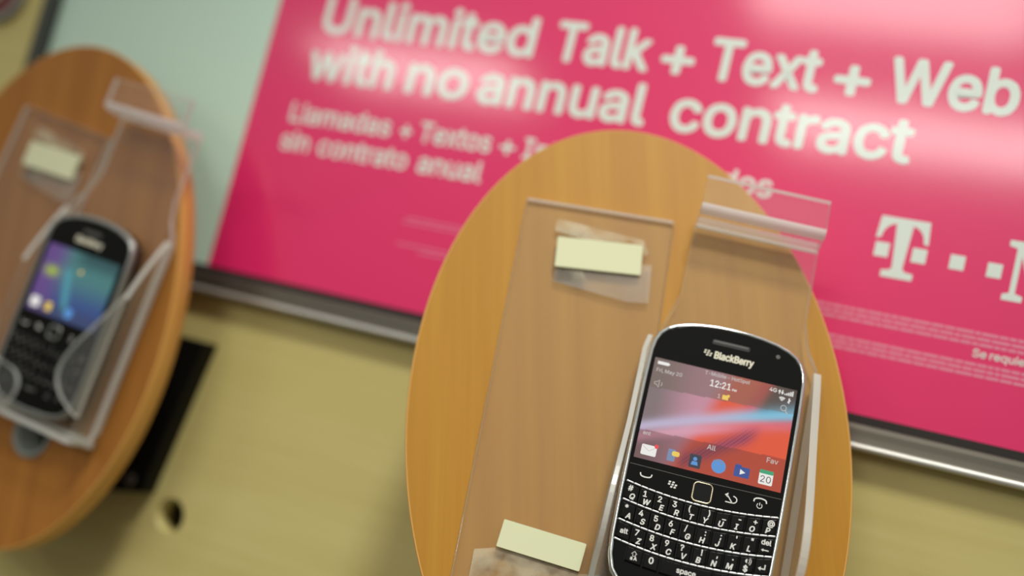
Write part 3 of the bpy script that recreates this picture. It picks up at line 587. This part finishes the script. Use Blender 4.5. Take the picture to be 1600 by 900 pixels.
def wallpaper_red(u, v):                     # u right, v up, 0..1
    grey, red, dark = lin(138, 122, 124), lin(236, 96, 66), lin(60, 50, 52)
    c = mixc(grey, lin(206, 150, 168), sm(.03, .38, u))
    c = mixc(c, red, sm(.36, .50, u - (v - .6) * .3))
    c = mixc(c, dark, sm(.66, .80, u - (v - .7) * .25) * sm(.58, .70, v))
    c = mixc(c, lin(222, 60, 70), math.exp(-((u - .70 - (v - .7) * .3) / .05) ** 2) * sm(.6, .7, v) * .7)
    s = .30 + .52 * u - .07 * u * u             # sweeping blue streak
    t = v - s
    wd = .055 + .035 * u
    st = math.exp(-(t / wd) ** 2)
    c = mixc(c, mixc(lin(200, 190, 218), lin(136, 204, 232), sm(.4, .85, u)), st * .95)
    und = math.exp(-((t + .10) / .055) ** 2); c = mixc(c, mixc(lin(232, 170, 190), lin(238, 110, 120), sm(.3, .8, u)), und * .8)
    q = math.exp(-((v - .06 - (u - .31) * .92) / .085) ** 2) * sm(.27, .34, u) * (1 - sm(.70, .84, u)) * (1 - st)
    dot = .5 + .5 * math.sin(u * 230 + v * 40) * math.sin(v * 190)
    c = mixc(c, lin(70, 58, 112), q * (.25 + .7 * dot))
    if v > .70 + .06 * u: c = mixc(c, lin(124, 108, 96), .62 if u < .7 else .62 - .9 * (u - .7))
    if v < .275 + .045 * u: c = mixc(c, lin(112, 62, 58), .5)
    return c

def wallpaper_blue(u, v):
    c = mixc(lin(80, 130, 130), lin(62, 84, 140), sm(.3, .8, 1 - v))
    c = mixc(lin(105, 78, 140), c, sm(.12, .45, u))
    c = mixc(c, lin(40, 60, 66), sm(.7, .95, v) * sm(.3, .6, u) * .7)
    c = mixc(c, lin(176, 200, 44), math.exp(-((u - .16) / .09) ** 2 - ((v - .62) / .07) ** 2))
    c = mixc(c, lin(84, 158, 172), math.exp(-((u - .40 - (.6 - v) * .22) / .05) ** 2) * sm(.02, .2, v) * (1 - sm(.68, .75, v)))
    c = mixc(c, lin(66, 66, 80), (1 - sm(.1, .28, v)) * .5)
    return c

def key_outline(x0, x1, cur, ytop, ybot):
    """key between two parallel arcs y = y0 + cur*x^2"""
    n = 4
    top = [(x0 + (x1 - x0) * i / n, ytop + cur * (x0 + (x1 - x0) * i / n) ** 2) for i in range(n + 1)]
    bot = [(x1 + (x0 - x1) * i / n, ybot + cur * (x1 + (x0 - x1) * i / n) ** 2) for i in range(n + 1)]
    return bot[::-1][::-1][::-1] + top[::-1] if False else [(p) for p in top] + [(p) for p in bot]

ROWS = [[('#', 'Q'), ('1', 'W'), ('2', 'E'), ('3', 'R'), ('(', 'T'), (')', 'Y'), ('_', 'U'), ('-', 'I'), ('+', 'O'), ('@', 'P')],
        [('*', 'A'), ('4', 'S'), ('5', 'D'), ('6', 'F'), ('/', 'G'), (':', 'H'), (';', 'J'), ("'", 'K'), ('"', 'L'), ('del', '')],
        [('alt', ''), ('7', 'Z'), ('8', 'X'), ('9', 'C'), ('?', 'V'), ('!', 'B'), (',', 'N'), ('.', 'M'), ('vol', '$'), ('ret', '')]]

def keyboard(t, z, y0, pitch, rowh, cur, half, m_key, m_leg, gap=.35):
    k = pitch / 5.85
    for r, row in enumerate(ROWS):
        ytop = y0 - r * rowh - .95 * k; ybot = y0 - (r + 1) * rowh + .55 * k
        for i, (a, b) in enumerate(row):
            x0 = -half + i * pitch + gap / 2; x1 = x0 + pitch - gap; xm = (x0 + x1) / 2
            po = key_outline(x0, x1, cur, ytop, ybot)[::-1]
            bm = bmesh.new()
            ridge = 1.0 if i < 5 else -1.0
            loft(bm, [ring_z(po, z), ring_z(inset(po, .08), z + .75 * k), ring_z(inset(po, .45 * k), z + 1.1 * k)])
            for v in bm.verts:
                if v.co.z > z + .5: v.co.z += .28 * k * (1 - ((v.co.x - xm) * ridge / pitch + .5)) - .1
            ko = meshobj('key', bm, m_key, t)
            zt = z + 1.42 * k
            yc = cur * xm * xm; sgn = -1 if i < 5 else 1
            parts = []
            def tx(s, x, y, cap, wt): parts.append(place_text(s, x, y, cap, zt - .3, zt + .02, wt, align='C', shear=.18 if len(s) == 1 and s.isalpha() else 0))
            if a == 'del':
                tx('del', xm + .1, ytop + yc - 2.6 * k, 1.9 * k, .09); bm2 = bmesh.new()
                prism(bm2, [(xm - 1.5, ytop + yc - 4.6), (xm - .6, ytop + yc - 4.0), (xm - .6, ytop + yc - 5.2)], zt - .3, zt + .02); box(bm2, xm - .6, xm + 1.4, ytop + yc - 4.8, ytop + yc - 4.4, zt - .3, zt + .02); parts.append(bm2)
            elif a == 'alt': tx('alt', xm, ytop + yc - 4.0 * k, 1.9 * k, .09)
            elif a == 'ret':
                bm2 = bmesh.new(); yy = ytop + yc - 4.0
                prism(bm2, [(xm - 1.5, yy), (xm - .5, yy + .8), (xm - .5, yy - .8)], zt - .3, zt + .02); box(bm2, xm - .5, xm + 1.2, yy - .22, yy + .22, zt - .3, zt + .02); box(bm2, xm + .8, xm + 1.25, yy + .2, yy + 1.7, zt - .3, zt + .02); parts.append(bm2)
            else:
                if a == 'vol':
                    bm2 = bmesh.new(); yy = ytop + yc - 1.7
                    prism(bm2, [(xm - .6, yy - .35), (xm + .1, yy - .9), (xm + .1, yy + .9), (xm - .6, yy + .35)], zt - .3, zt + .02)
                    strip(bm2, arc(xm, yy, 1.0, 1.1, -50, 50, 6), .22, zt - .3, zt + .02); strip(bm2, arc(xm, yy, 1.6, 1.7, -50, 50, 6), .22, zt - .3, zt + .02); parts.append(bm2)
                else:
                    small = a in "_-+'\",.*:;()"
                    tx(a, xm + (sgn * (.95 if i < 5 else .7)) * k, ytop + yc - (2.75 if a not in ",." else 2.2) * k, 2.15 * k, .10 * k)
                if b: tx(b, xm + (.25 if i < 5 else -.15) * k, ytop + yc - 5.75 * k, 2.05 * k, .12 * k)
            meshobj('legend', join(parts), m_leg, ko)['label'] = 'white legend'
    # bottom row
    ytop = y0 - 3 * rowh - .95 * k; ybot = ytop - 5.6 * k
    for x0, x1, kind in ((-24.0, -17.5, 'shift'), (-17.1, -11.2, '0'), (-10.8, 9.0, 'space'), (9.4, 16.2, 'sym'), (16.6, 23.6, 'shift')):
        x0 *= k; x1 *= k; xm = (x0 + x1) / 2; yc = cur * xm * xm
        po = key_outline(x0, x1, cur, ytop, ybot)[::-1]; bm = bmesh.new()
        loft(bm, [ring_z(po, z), ring_z(inset(po, .08), z + .75 * k), ring_z(inset(po, .5 * k), z + 1.05 * k)])
        ko = meshobj('key', bm, m_key, t); zt = z + 1.1 * k
        if kind == '0': b2 = place_text('0', xm, ytop + yc - 3.4 * k, 2.3 * k, zt - .1, zt + .02, .12 * k, align='C')
        elif kind == 'space': b2 = place_text('space', xm + .2, ytop + yc - 3.5 * k, 1.9 * k, zt - .1, zt + .02, .09 * k, align='C')
        else:
            b2 = bmesh.new(); yy = ytop + yc - 1.9 * k
            strip(b2, [(xm - 1.0, yy - .2), (xm, yy + .9), (xm + 1.0, yy - .2)], .26, zt - .1, zt + .02)
            strip(b2, [(xm - .5, yy - .2), (xm - .5, yy - 1.0), (xm + .5, yy - 1.0), (xm + .5, yy - .2)], .26, zt - .1, zt + .02)
            b2 = join([b2, place_text('A', xm + .7, yy - 2.5, 1.3 * k, zt - .1, zt + .02, .08, align='C'), place_text('a', xm - .8, yy - 2.5, 1.3 * k, zt - .1, zt + .02, .08, align='C')])
        meshobj('legend', b2, m_leg, ko)['label'] = 'white legend'

def dots7(cx, cy, k, z0, z1):
    bm = bmesh.new()
    for dx, dy in ((-1.15, .95), (.25, .95), (-1.3, 0), (.05, 0), (1.35, 0), (-.25, -.95), (1.05, -.95)):
        q = [(cx + (dx + a) * k, cy + (dy + b) * k) for a, b in ((-.5, -.33), (.3, -.33), (.5, 0), (.42, .33), (-.4, .33))]
        prism(bm, q, z0, z1)
    return bm

def mirror(half):                            # half outline from top centre down the right side, mirrored to a closed ring (counter-clockwise)
    right = half; left = [(-x, y) for x, y in half[1:-1]][::-1]
    return (right + left)[::-1]

def phone_body(t, outline, depth, m_rim, rim, face_z, m_back):
    bm = bmesh.new(); D_ = depth
    loft(bm, [ring_z(inset(outline, 3.2), .05), ring_z(inset(outline, 1.2), 1.2), ring_z(inset(outline, .5), 3.2), ring_z(inset(outline, .5), D_ - 3.6)], True, True)
    meshobj('case', bm, m_back, t, smooth=False)['label'] = 'black back case'
    bm = bmesh.new()
    loft(bm, [ring_z(inset(outline, 1.0), D_ - 3.7), ring_z(inset(outline, .15), D_ - 3.3), ring_z(outline, D_ - 2.4), ring_z(inset(outline, .15), D_ - .9),
              ring_z(inset(outline, .55), D_ - .2), ring_z(inset(outline, rim * .7), D_), ring_z(inset(outline, rim), D_ - .25), ring_z(inset(outline, rim + .1), D_ - 1.2)], False, False)
    meshobj('rim', bm, m_rim, t, smooth=True)
    bm = bmesh.new()
    f = inset(outline, rim + .02); loft(bm, [ring_z(f, D_ - 1.6), ring_z(f, D_ - .35), ring_z(inset(f, .25), D_ - .2)])
    meshobj('front_face', bm, M['gloss_black'], t)['label'] = 'glossy black front'

# ---- the sharp phone on the right
HB = 7.65
PR = at(FR, 33.43, 4.61, HB)                 # origin under the screen centre, z = 0 at the phone's back
t = thing('smartphone', 'black phone with bright chrome rim and orange-and-blue screen, keyboard in sharp focus', 'phone', PR)
D_ = 10.6
half = [(0, 41.3), (6, 41.2), (12.4, 40.5), (18.2, 39.4), (23.5, 37.6), (27.0, 35.6), (29.6, 32.8), (31.2, 29.0), (31.9, 24.4), (32.1, 12), (32.0, -10), (31.7, -35), (31.2, -52), (30.4, -60), (28.6, -65.4), (25.2, -69.5), (20, -71.9), (12, -73.3), (0, -73.9)]
ol = mirror(half)
phone_body(t, ol, D_, M['chrome'], 1.75, D_, M['case'])
Z = D_ - .2
scr = picture_screen('screen', 57.6, 42.4, Z + .04, wallpaper_red, t, M['screen']); scr['label'] = 'lit screen, orange and blue'
bm = bmesh.new(); prism(bm, rrect(-7.6, 7.6, 32.5, 34.5, .5, 3), Z + .01, Z + .06); ep = meshobj('earpiece', bm, M['slot_dark'], t)
bm = bmesh.new(); prism(bm, rrect(-7.2, 6.9, 33.5, 34.3, .3, 3), Z + .07, Z + .12); meshobj('grille', bm, M['slot'], ep)
bm = bmesh.new(); prism(bm, circ(.85, 20, 19.1, 33.4), Z + .02, Z + .08); meshobj('indicator_light', bm, M['slot'], t)
meshobj('emblem', join([dots7(-8.6, 28.2, .95, Z + .02, Z + .1), place_text('BlackBerry', -6.0, 26.4, 2.9, Z + .02, Z + .1, .17, fit=16.2, shear=.06)]), M['logo'], t)['label'] = 'silver lettering'
# things shown on the screen
ZS = Z + .05
def stx(s, x, y, cap, m, align='L', wt=.03, fit=None):
    return place_text(s, x, y, cap, ZS, ZS + .03, wt, fit=fit, align=align)
bm = bmesh.new(); box(bm, -27.4, -22.9, 18.6, 19.9, ZS, ZS + .03); box(bm, -22.9, -22.5, 18.9, 19.6, ZS, ZS + .03)
meshobj('battery_icon', bm, M['s_white'], scr)
meshobj('date_text', stx('Fri, May 20', -27.3, 15.4, 1.5, 0, fit=10.4), M['s_grey'], scr); meshobj('carrier_text', stx('T-Mobile - HotSpot', -8.2, 19.0, 1.5, 0, fit=18.2), M['s_grey'], scr)
meshobj('clock_text', join([stx('12:21', -5.4, 14.6, 2.7, 0, wt=.06, fit=8.3), stx('PM', 3.6, 14.6, .9, 0)]), M['s_white'], scr)
bm = bmesh.new(); box(bm, .3, 2.7, 10.3, 12.2, ZS, ZS + .03); prism(bm, circ(.6, 14, 2.6, 12.1), ZS, ZS + .03); meshobj('message_icon', bm, M['s_yellow'], scr)
meshobj('message_count', stx('1', -1.6, 10.4, 1.7, 0), M['s_grey'], scr); meshobj('network_text', stx('4G', 18.0, 18.4, 1.6, 0), M['s_white'], scr)
for i in range(5):
    bm = bmesh.new(); box(bm, 24.0 + i * .75, 24.5 + i * .75, 18.2, 18.7 + i * .42, ZS, ZS + .03); meshobj('signal_bar', bm, M['s_white'], scr)
bm = bmesh.new(); prism(bm, [(21.4, 19.1), (22.0, 20.1), (22.6, 19.1)], ZS, ZS + .03); box(bm, 21.8, 22.2, 18.2, 19.1, ZS, ZS + .03); meshobj('up_arrow', bm, M['s_white'], scr)
bm = bmesh.new(); prism(bm, [(22.6, 19.1), (23.2, 18.1), (23.8, 19.1)], ZS, ZS + .03); box(bm, 23.0, 23.4, 19.1, 20.0, ZS, ZS + .03); meshobj('down_arrow', bm, M['s_white'], scr)
bm = bmesh.new()
for r_ in (.6, 1.2, 1.8): strip(bm, arc(23.4, 15.2, r_, r_, 50, 130, 6), .4, ZS, ZS + .03)
meshobj('wireless_icon', bm, M['s_white'], scr)
bm = bmesh.new(); box(bm, 26.0, 26.5, 15.0, 17.2, ZS, ZS + .03); prism(bm, [(25.7, 15.6), (26.9, 16.6), (26.9, 16.2), (25.7, 15.2)], ZS, ZS + .03); meshobj('bluetooth_icon', bm, M['s_white'], scr)
bm = bmesh.new(); strip(bm, arc(24.6, 12.7, 1.1, 1.1, 0, 360, 18), .28, ZS, ZS + .03); strip(bm, [(25.4, 11.8), (26.4, 10.6)], .36, ZS, ZS + .03); meshobj('search_icon', bm, M['s_grey'], scr)
bm = bmesh.new(); strip(bm, [(-27.0, 10.0), (-26.2, 10.0), (-25.2, 8.9), (-25.2, 12.1), (-26.2, 11.0), (-27.0, 11.0), (-27.0, 10.0)], .25, ZS, ZS + .03); strip(bm, arc(-25.2, 10.5, 1.2, 1.2, -40, 40, 5), .22, ZS, ZS + .03); meshobj('speaker_icon', bm, M['s_grey'], scr)
for s_, x_, y_, h_ in (('ent', -27.2, -11.4, 1.5), ('All', -1.8, -11.2, 2.0), ('Fav', 21.6, -10.6, 2.0)): meshobj('tab_label', stx(s_, x_, y_, h_, 0, wt=.04), M['s_grey'], scr)
def icon(name, lays):
    root = None
    for pts_list, m, z in lays:
        bm = bmesh.new()
        for p in pts_list: prism(bm, p, ZS + z, ZS + z + .02)
        o = meshobj(name, bm, m, scr)
icon('mail_icon', [([rrect(-26.6, -20.6, -19.4, -15.2, .5, 3)], M['s_white'], 0)]); icon('mail_badge', [([circ(.85, 16, -20.9, -15.2)], M['s_red'], .03)])
bm = bmesh.new(); strip(bm, [(-26.2, -15.8), (-23.6, -17.6), (-21.0, -15.8)], .2, ZS + .025, ZS + .035); meshobj('mail_fold', bm, M['s_grey'], scr)
icon('message_bubble_icon', [([rrect(-16.2, -13.2, -19.4, -14.6, .4, 3)], M['s_bluegrey'], 0)]); icon('bubble', [([rrect(-14.6, -11.6, -17.2, -15.2, .8, 4)], M['s_yellow'], .03)])
icon('contacts_icon', [([rrect(-7.6, -3.0, -19.8, -14.4, .5, 3)], M['s_dark'], 0)]); icon('contact_figure', [([circ(.8, 14, -5.4, -16.2), [(-6.8, -18.7), (-4.0, -18.7), (-4.4, -17.2), (-6.4, -17.2)]], M['s_blue'], .03)])
icon('globe_icon', [([circ(2.8, 28, 3.9, -16.8)], M['s_blue'], 0)]); bm = bmesh.new(); strip(bm, arc(3.3, -16.2, 2.0, 1.7, 10, 150, 8), .5, ZS + .025, ZS + .035); meshobj('globe_land', bm, M['s_bluegrey'], scr)
icon('folder_icon', [([rrect(10.0, 16.0, -19.0, -14.8, .4, 3), rrect(10.2, 12.6, -15.2, -14.1, .3, 2)], M['s_deep'], 0)]); icon('play_mark', [([[(12.3, -18.0), (14.4, -16.9), (12.3, -15.8)]], M['s_white'], .03)])
icon('calendar_icon', [([rrect(19.7, 25.1, -19.6, -14.8, .5, 3)], M['s_white'], 0)]); icon('calendar_band', [([rrect(19.7, 25.1, -15.3, -13.8, .4, 3)], M['s_green'], .01)])
meshobj('calendar_number', place_text('20', 22.4, -18.7, 2.6, ZS + .025, ZS + .035, .0, align='C'), M['s_dark'], scr)
# navigation row
ZN = Z + .02
bm = bmesh.new(); strip(bm, [(-29.6, -23.9), (0, -24.2), (29.6, -23.6)], .22, ZN, ZN + .1); meshobj('seam', bm, M['slot'], t)
bm = bmesh.new(); strip(bm, smooth_open([(-24.9, -26.6), (-24.6, -27.8), (-22.6, -28.1), (-20.6, -27.7), (-20.4, -26.5)], 1), .5, ZN, ZN + .06); meshobj('call_symbol', bm, M['legend'], t)
meshobj('menu_symbol', dots7(-12.0, -28.3, 1.0, ZN, ZN + .06), M['legend'], t)
bm = bmesh.new(); strip(bm, arc(11.5, -28.3, 1.6, 1.35, -90, 90, 8)[::-1] + [(9.2, -26.95)], .42, ZN, ZN + .06); box(bm, 8.8, 11.5, -29.86, -29.44, ZN, ZN + .06); prism(bm, [(8.2, -26.95), (9.5, -26.0), (9.5, -27.9)], ZN, ZN + .06); meshobj('back_symbol', bm, M['legend'], t)
bm = bmesh.new(); strip(bm, smooth_open([(19.4, -26.9), (19.6, -25.6), (21.8, -25.1), (24.0, -25.5), (24.3, -26.7)], 1), .55, ZN, ZN + .06); strip(bm, arc(21.8, -28.1, 1.0, 1.0, 130, 410, 12), .28, ZN, ZN + .06); box(bm, 21.65, 21.95, -28.0, -26.8, ZN, ZN + .06); meshobj('end_symbol', bm, M['legend'], t)
to = rrect(-4.3, 3.7, -32.7, -24.5, 2.0, 6)
bm = bmesh.new(); lo_ = [ring_z(to, ZN), ring_z(inset(to, .15), ZN + .5), ring_z(inset(to, .55), ZN + .55), ring_z(inset(to, .75), ZN + .1)]
loft(bm, lo_ + [lo_[0]], False, False); tr_ = meshobj('trackpad', bm, M['gold'], t, smooth=True); tr_['label'] = 'trackpad with pale gold ring'
bm = bmesh.new(); prism(bm, inset(to, .72), ZN, ZN + .2); meshobj('pad', bm, M['pad'], tr_)
# four bright frets and the keys between them
CUR = .0031
for y in (-33.75, -41.05, -48.95, -56.45):
    pts_ = [(x, y + CUR * x * x) for x in [i * 2.95 - 29.5 for i in range(21)]]
    bm = bmesh.new(); strip(bm, pts_, .78, ZN, ZN + 1.0); meshobj('fret', bm, M['fret'], t, bevel=.3, angle=60)['label'] = 'bright metal fret'
keyboard(t, ZN, -33.55, 5.86, 7.6, CUR, 29.3, M['key'], M['legend'])

# ---- the blurred phone on the left
PL = at(FL, 41.0, 6.2, HB, math.radians(-2.2))
t2 = thing('smartphone', 'blurred black phone with satin silver rim and blue-violet screen, on the brown board', 'phone', PL)
half = [(0, 38.4), (8, 38.0), (15, 36.9), (21, 35.0), (25.5, 32.4), (28.2, 28.8), (29.5, 24), (30.0, 12), (30.0, -45), (29.4, -55), (27, -62), (22.5, -66.5), (14, -68.6), (0, -69.4)]
half = [(x, y if y > 0 else y * .985) for x, y in half]
phone_body(t2, mirror(half), D_, M['silver'], 2.6, D_, M['case'])
scr2 = picture_screen('screen', 48.6, 36.6, Z + .04, wallpaper_blue, t2, M['screen'], 60, 45); scr2['label'] = 'lit screen, blue and violet'
bm = bmesh.new(); prism(bm, rrect(-6, 6, 28.6, 30.4, .6, 3), Z + .01, Z + .1); meshobj('earpiece', bm, M['slot'], t2)
meshobj('emblem', place_text('BlackBerry', -9, 23.0, 3.0, Z + .02, Z + .1, .2, fit=18), M['logo'], t2)['label'] = 'silver lettering'
bm = bmesh.new(); prism(bm, rrect(-22.5, -16.5, -16, -10.8, .5, 3), ZS, ZS + .02); meshobj('mail_icon', bm, M['s_white'], scr2)
bm = bmesh.new(); prism(bm, rrect(-12, -8, -16, -11.5, .5, 3), ZS, ZS + .02); meshobj('message_bubble_icon', bm, M['s_yellow'], scr2)
bm = bmesh.new(); prism(bm, circ(2.7, 20, 4, -13.6), ZS, ZS + .02); meshobj('globe_icon', bm, M['s_blue'], scr2)
bm = bmesh.new(); prism(bm, circ(1.1, 12, 2, 8.4), ZS, ZS + .02); meshobj('message_icon', bm, M['s_yellow'], scr2)
to = rrect(-3.9, 3.9, -29.0, -21.4, 2.0, 6)
bm = bmesh.new(); lo_ = [ring_z(to, ZN), ring_z(inset(to, .2), ZN + .6), ring_z(inset(to, 1.0), ZN + .65), ring_z(inset(to, 1.3), ZN + .1)]
loft(bm, lo_ + [lo_[0]], False, False); tr_ = meshobj('trackpad', bm, M['silver'], t2, smooth=True); tr_['label'] = 'trackpad with silver ring'
bm = bmesh.new(); prism(bm, inset(to, 1.25), ZN, ZN + .2); meshobj('pad', bm, M['pad'], tr_)
bm = bmesh.new(); strip(bm, [(-22.5, -24.6), (-22, -26), (-19, -26), (-18.5, -24.6)], .6, ZN, ZN + .06); meshobj('call_symbol', bm, M['legend'], t2)
meshobj('menu_symbol', dots7(-11.0, -25.2, 1.0, ZN, ZN + .06), M['legend'], t2)
bm = bmesh.new(); strip(bm, arc(11, -25.2, 1.5, 1.3, -90, 90, 8), .5, ZN, ZN + .06); meshobj('back_symbol', bm, M['legend'], t2)
keyboard(t2, ZN, -31.0, 5.2, 7.3, .0026, 26.0, M['key'], M['legend_dim'], gap=.7)

# ------------------------------------------------------------------ light: shop ceiling fixtures and the room's ambient light
def lamp(name, x, y, z, sx, sy, power, col=(1, .97, .92)):
    l = bpy.data.lights.new(name, 'AREA'); l.shape = 'RECTANGLE'; l.size = sx; l.size_y = sy; l.energy = power; l.color = col
    o = link(bpy.data.objects.new(name, l)); o.location = (x, y, ZW + z); return o
RAD = 14.0                                  # radiance of a ceiling panel
P_ = lambda sx, sy, r=RAD: r * sx * sy * PI
lamp('ceiling_lamp', -2.55, -4.15, 1.4, 1.1, .55, P_(1.1, .55))
lamp('ceiling_lamp', -.15, -4.15, 1.4, 1.3, .6, P_(1.3, .6))
lamp('ceiling_lamp', -.28, -2.75, 1.4, .85, .6, P_(.85, .6, 10))
sl = bpy.data.lights.new('track_spot', 'SPOT'); sl.energy = 62; sl.spot_size = math.radians(34); sl.spot_blend = 1; sl.shadow_soft_size = .13; sl.color = (1, .97, .9)
so = link(bpy.data.objects.new('track_spot', sl)); so.location = (.30, -.85, ZW + 1.25)
so.rotation_euler = (Vector((-.05, -.03, ZW - .02)) - so.location).to_track_quat('-Z', 'Y').to_euler()
w = bpy.data.worlds.new('shop_ambient'); sc.world = w; w.use_nodes = True
nt = w.node_tree; bg = nt.nodes['Background']
tc = nt.nodes.new('ShaderNodeTexCoord'); sp = nt.nodes.new('ShaderNodeSeparateXYZ'); cr = nt.nodes.new('ShaderNodeValToRGB')
mr = nt.nodes.new('ShaderNodeMapRange'); mr.inputs[1].default_value = -1; mr.inputs[2].default_value = 1
nt.links.new(tc.outputs['Generated'], sp.inputs[0]); nt.links.new(sp.outputs['Z'], mr.inputs[0]); nt.links.new(mr.outputs[0], cr.inputs[0])
e = cr.color_ramp.elements; e[0].position = .0; e[0].color = (.12, .10, .08, 1); e[1].position = 1; e[1].color = (.75, .74, .70, 1)
e2 = cr.color_ramp.elements.new(.46); e2.color = (.20, .19, .16, 1); e3 = cr.color_ramp.elements.new(.60); e3.color = (.38, .37, .34, 1)
nt.links.new(cr.outputs[0], bg.inputs[0]); bg.inputs[1].default_value = .8

# ------------------------------------------------------------------ camera
R = [[.9036930, .3527884, .2426508], [.1914838, .1739006, -.9659672], [-.3829791, .9194014, .0895995]]
cam = bpy.data.cameras.new('camera'); co = link(bpy.data.objects.new('camera', cam)); sc.camera = co
m = Matrix.Identity(4)
for i in range(3):
    m[i][0], m[i][1], m[i][2] = R[0][i], -R[1][i], -R[2][i]
m.translation = Vector((138.414, -519.031, -14.880)) * S + Vector((0, 0, ZW)); co.matrix_world = m
cam.sensor_width = 36; cam.lens = 1726.58 / 1600 * 36; cam.clip_start = .01; cam.clip_end = 50
cam.dof.use_dof = True; cam.dof.focus_distance = .424; cam.dof.aperture_fstop = 2.8
# the long axis is in view_settings only: plain Standard transform
vs = sc.view_settings; vs.view_transform = 'Standard'; vs.look = 'None'; vs.exposure = 0.0; vs.gamma = 1; vs.use_curve_mapping = False
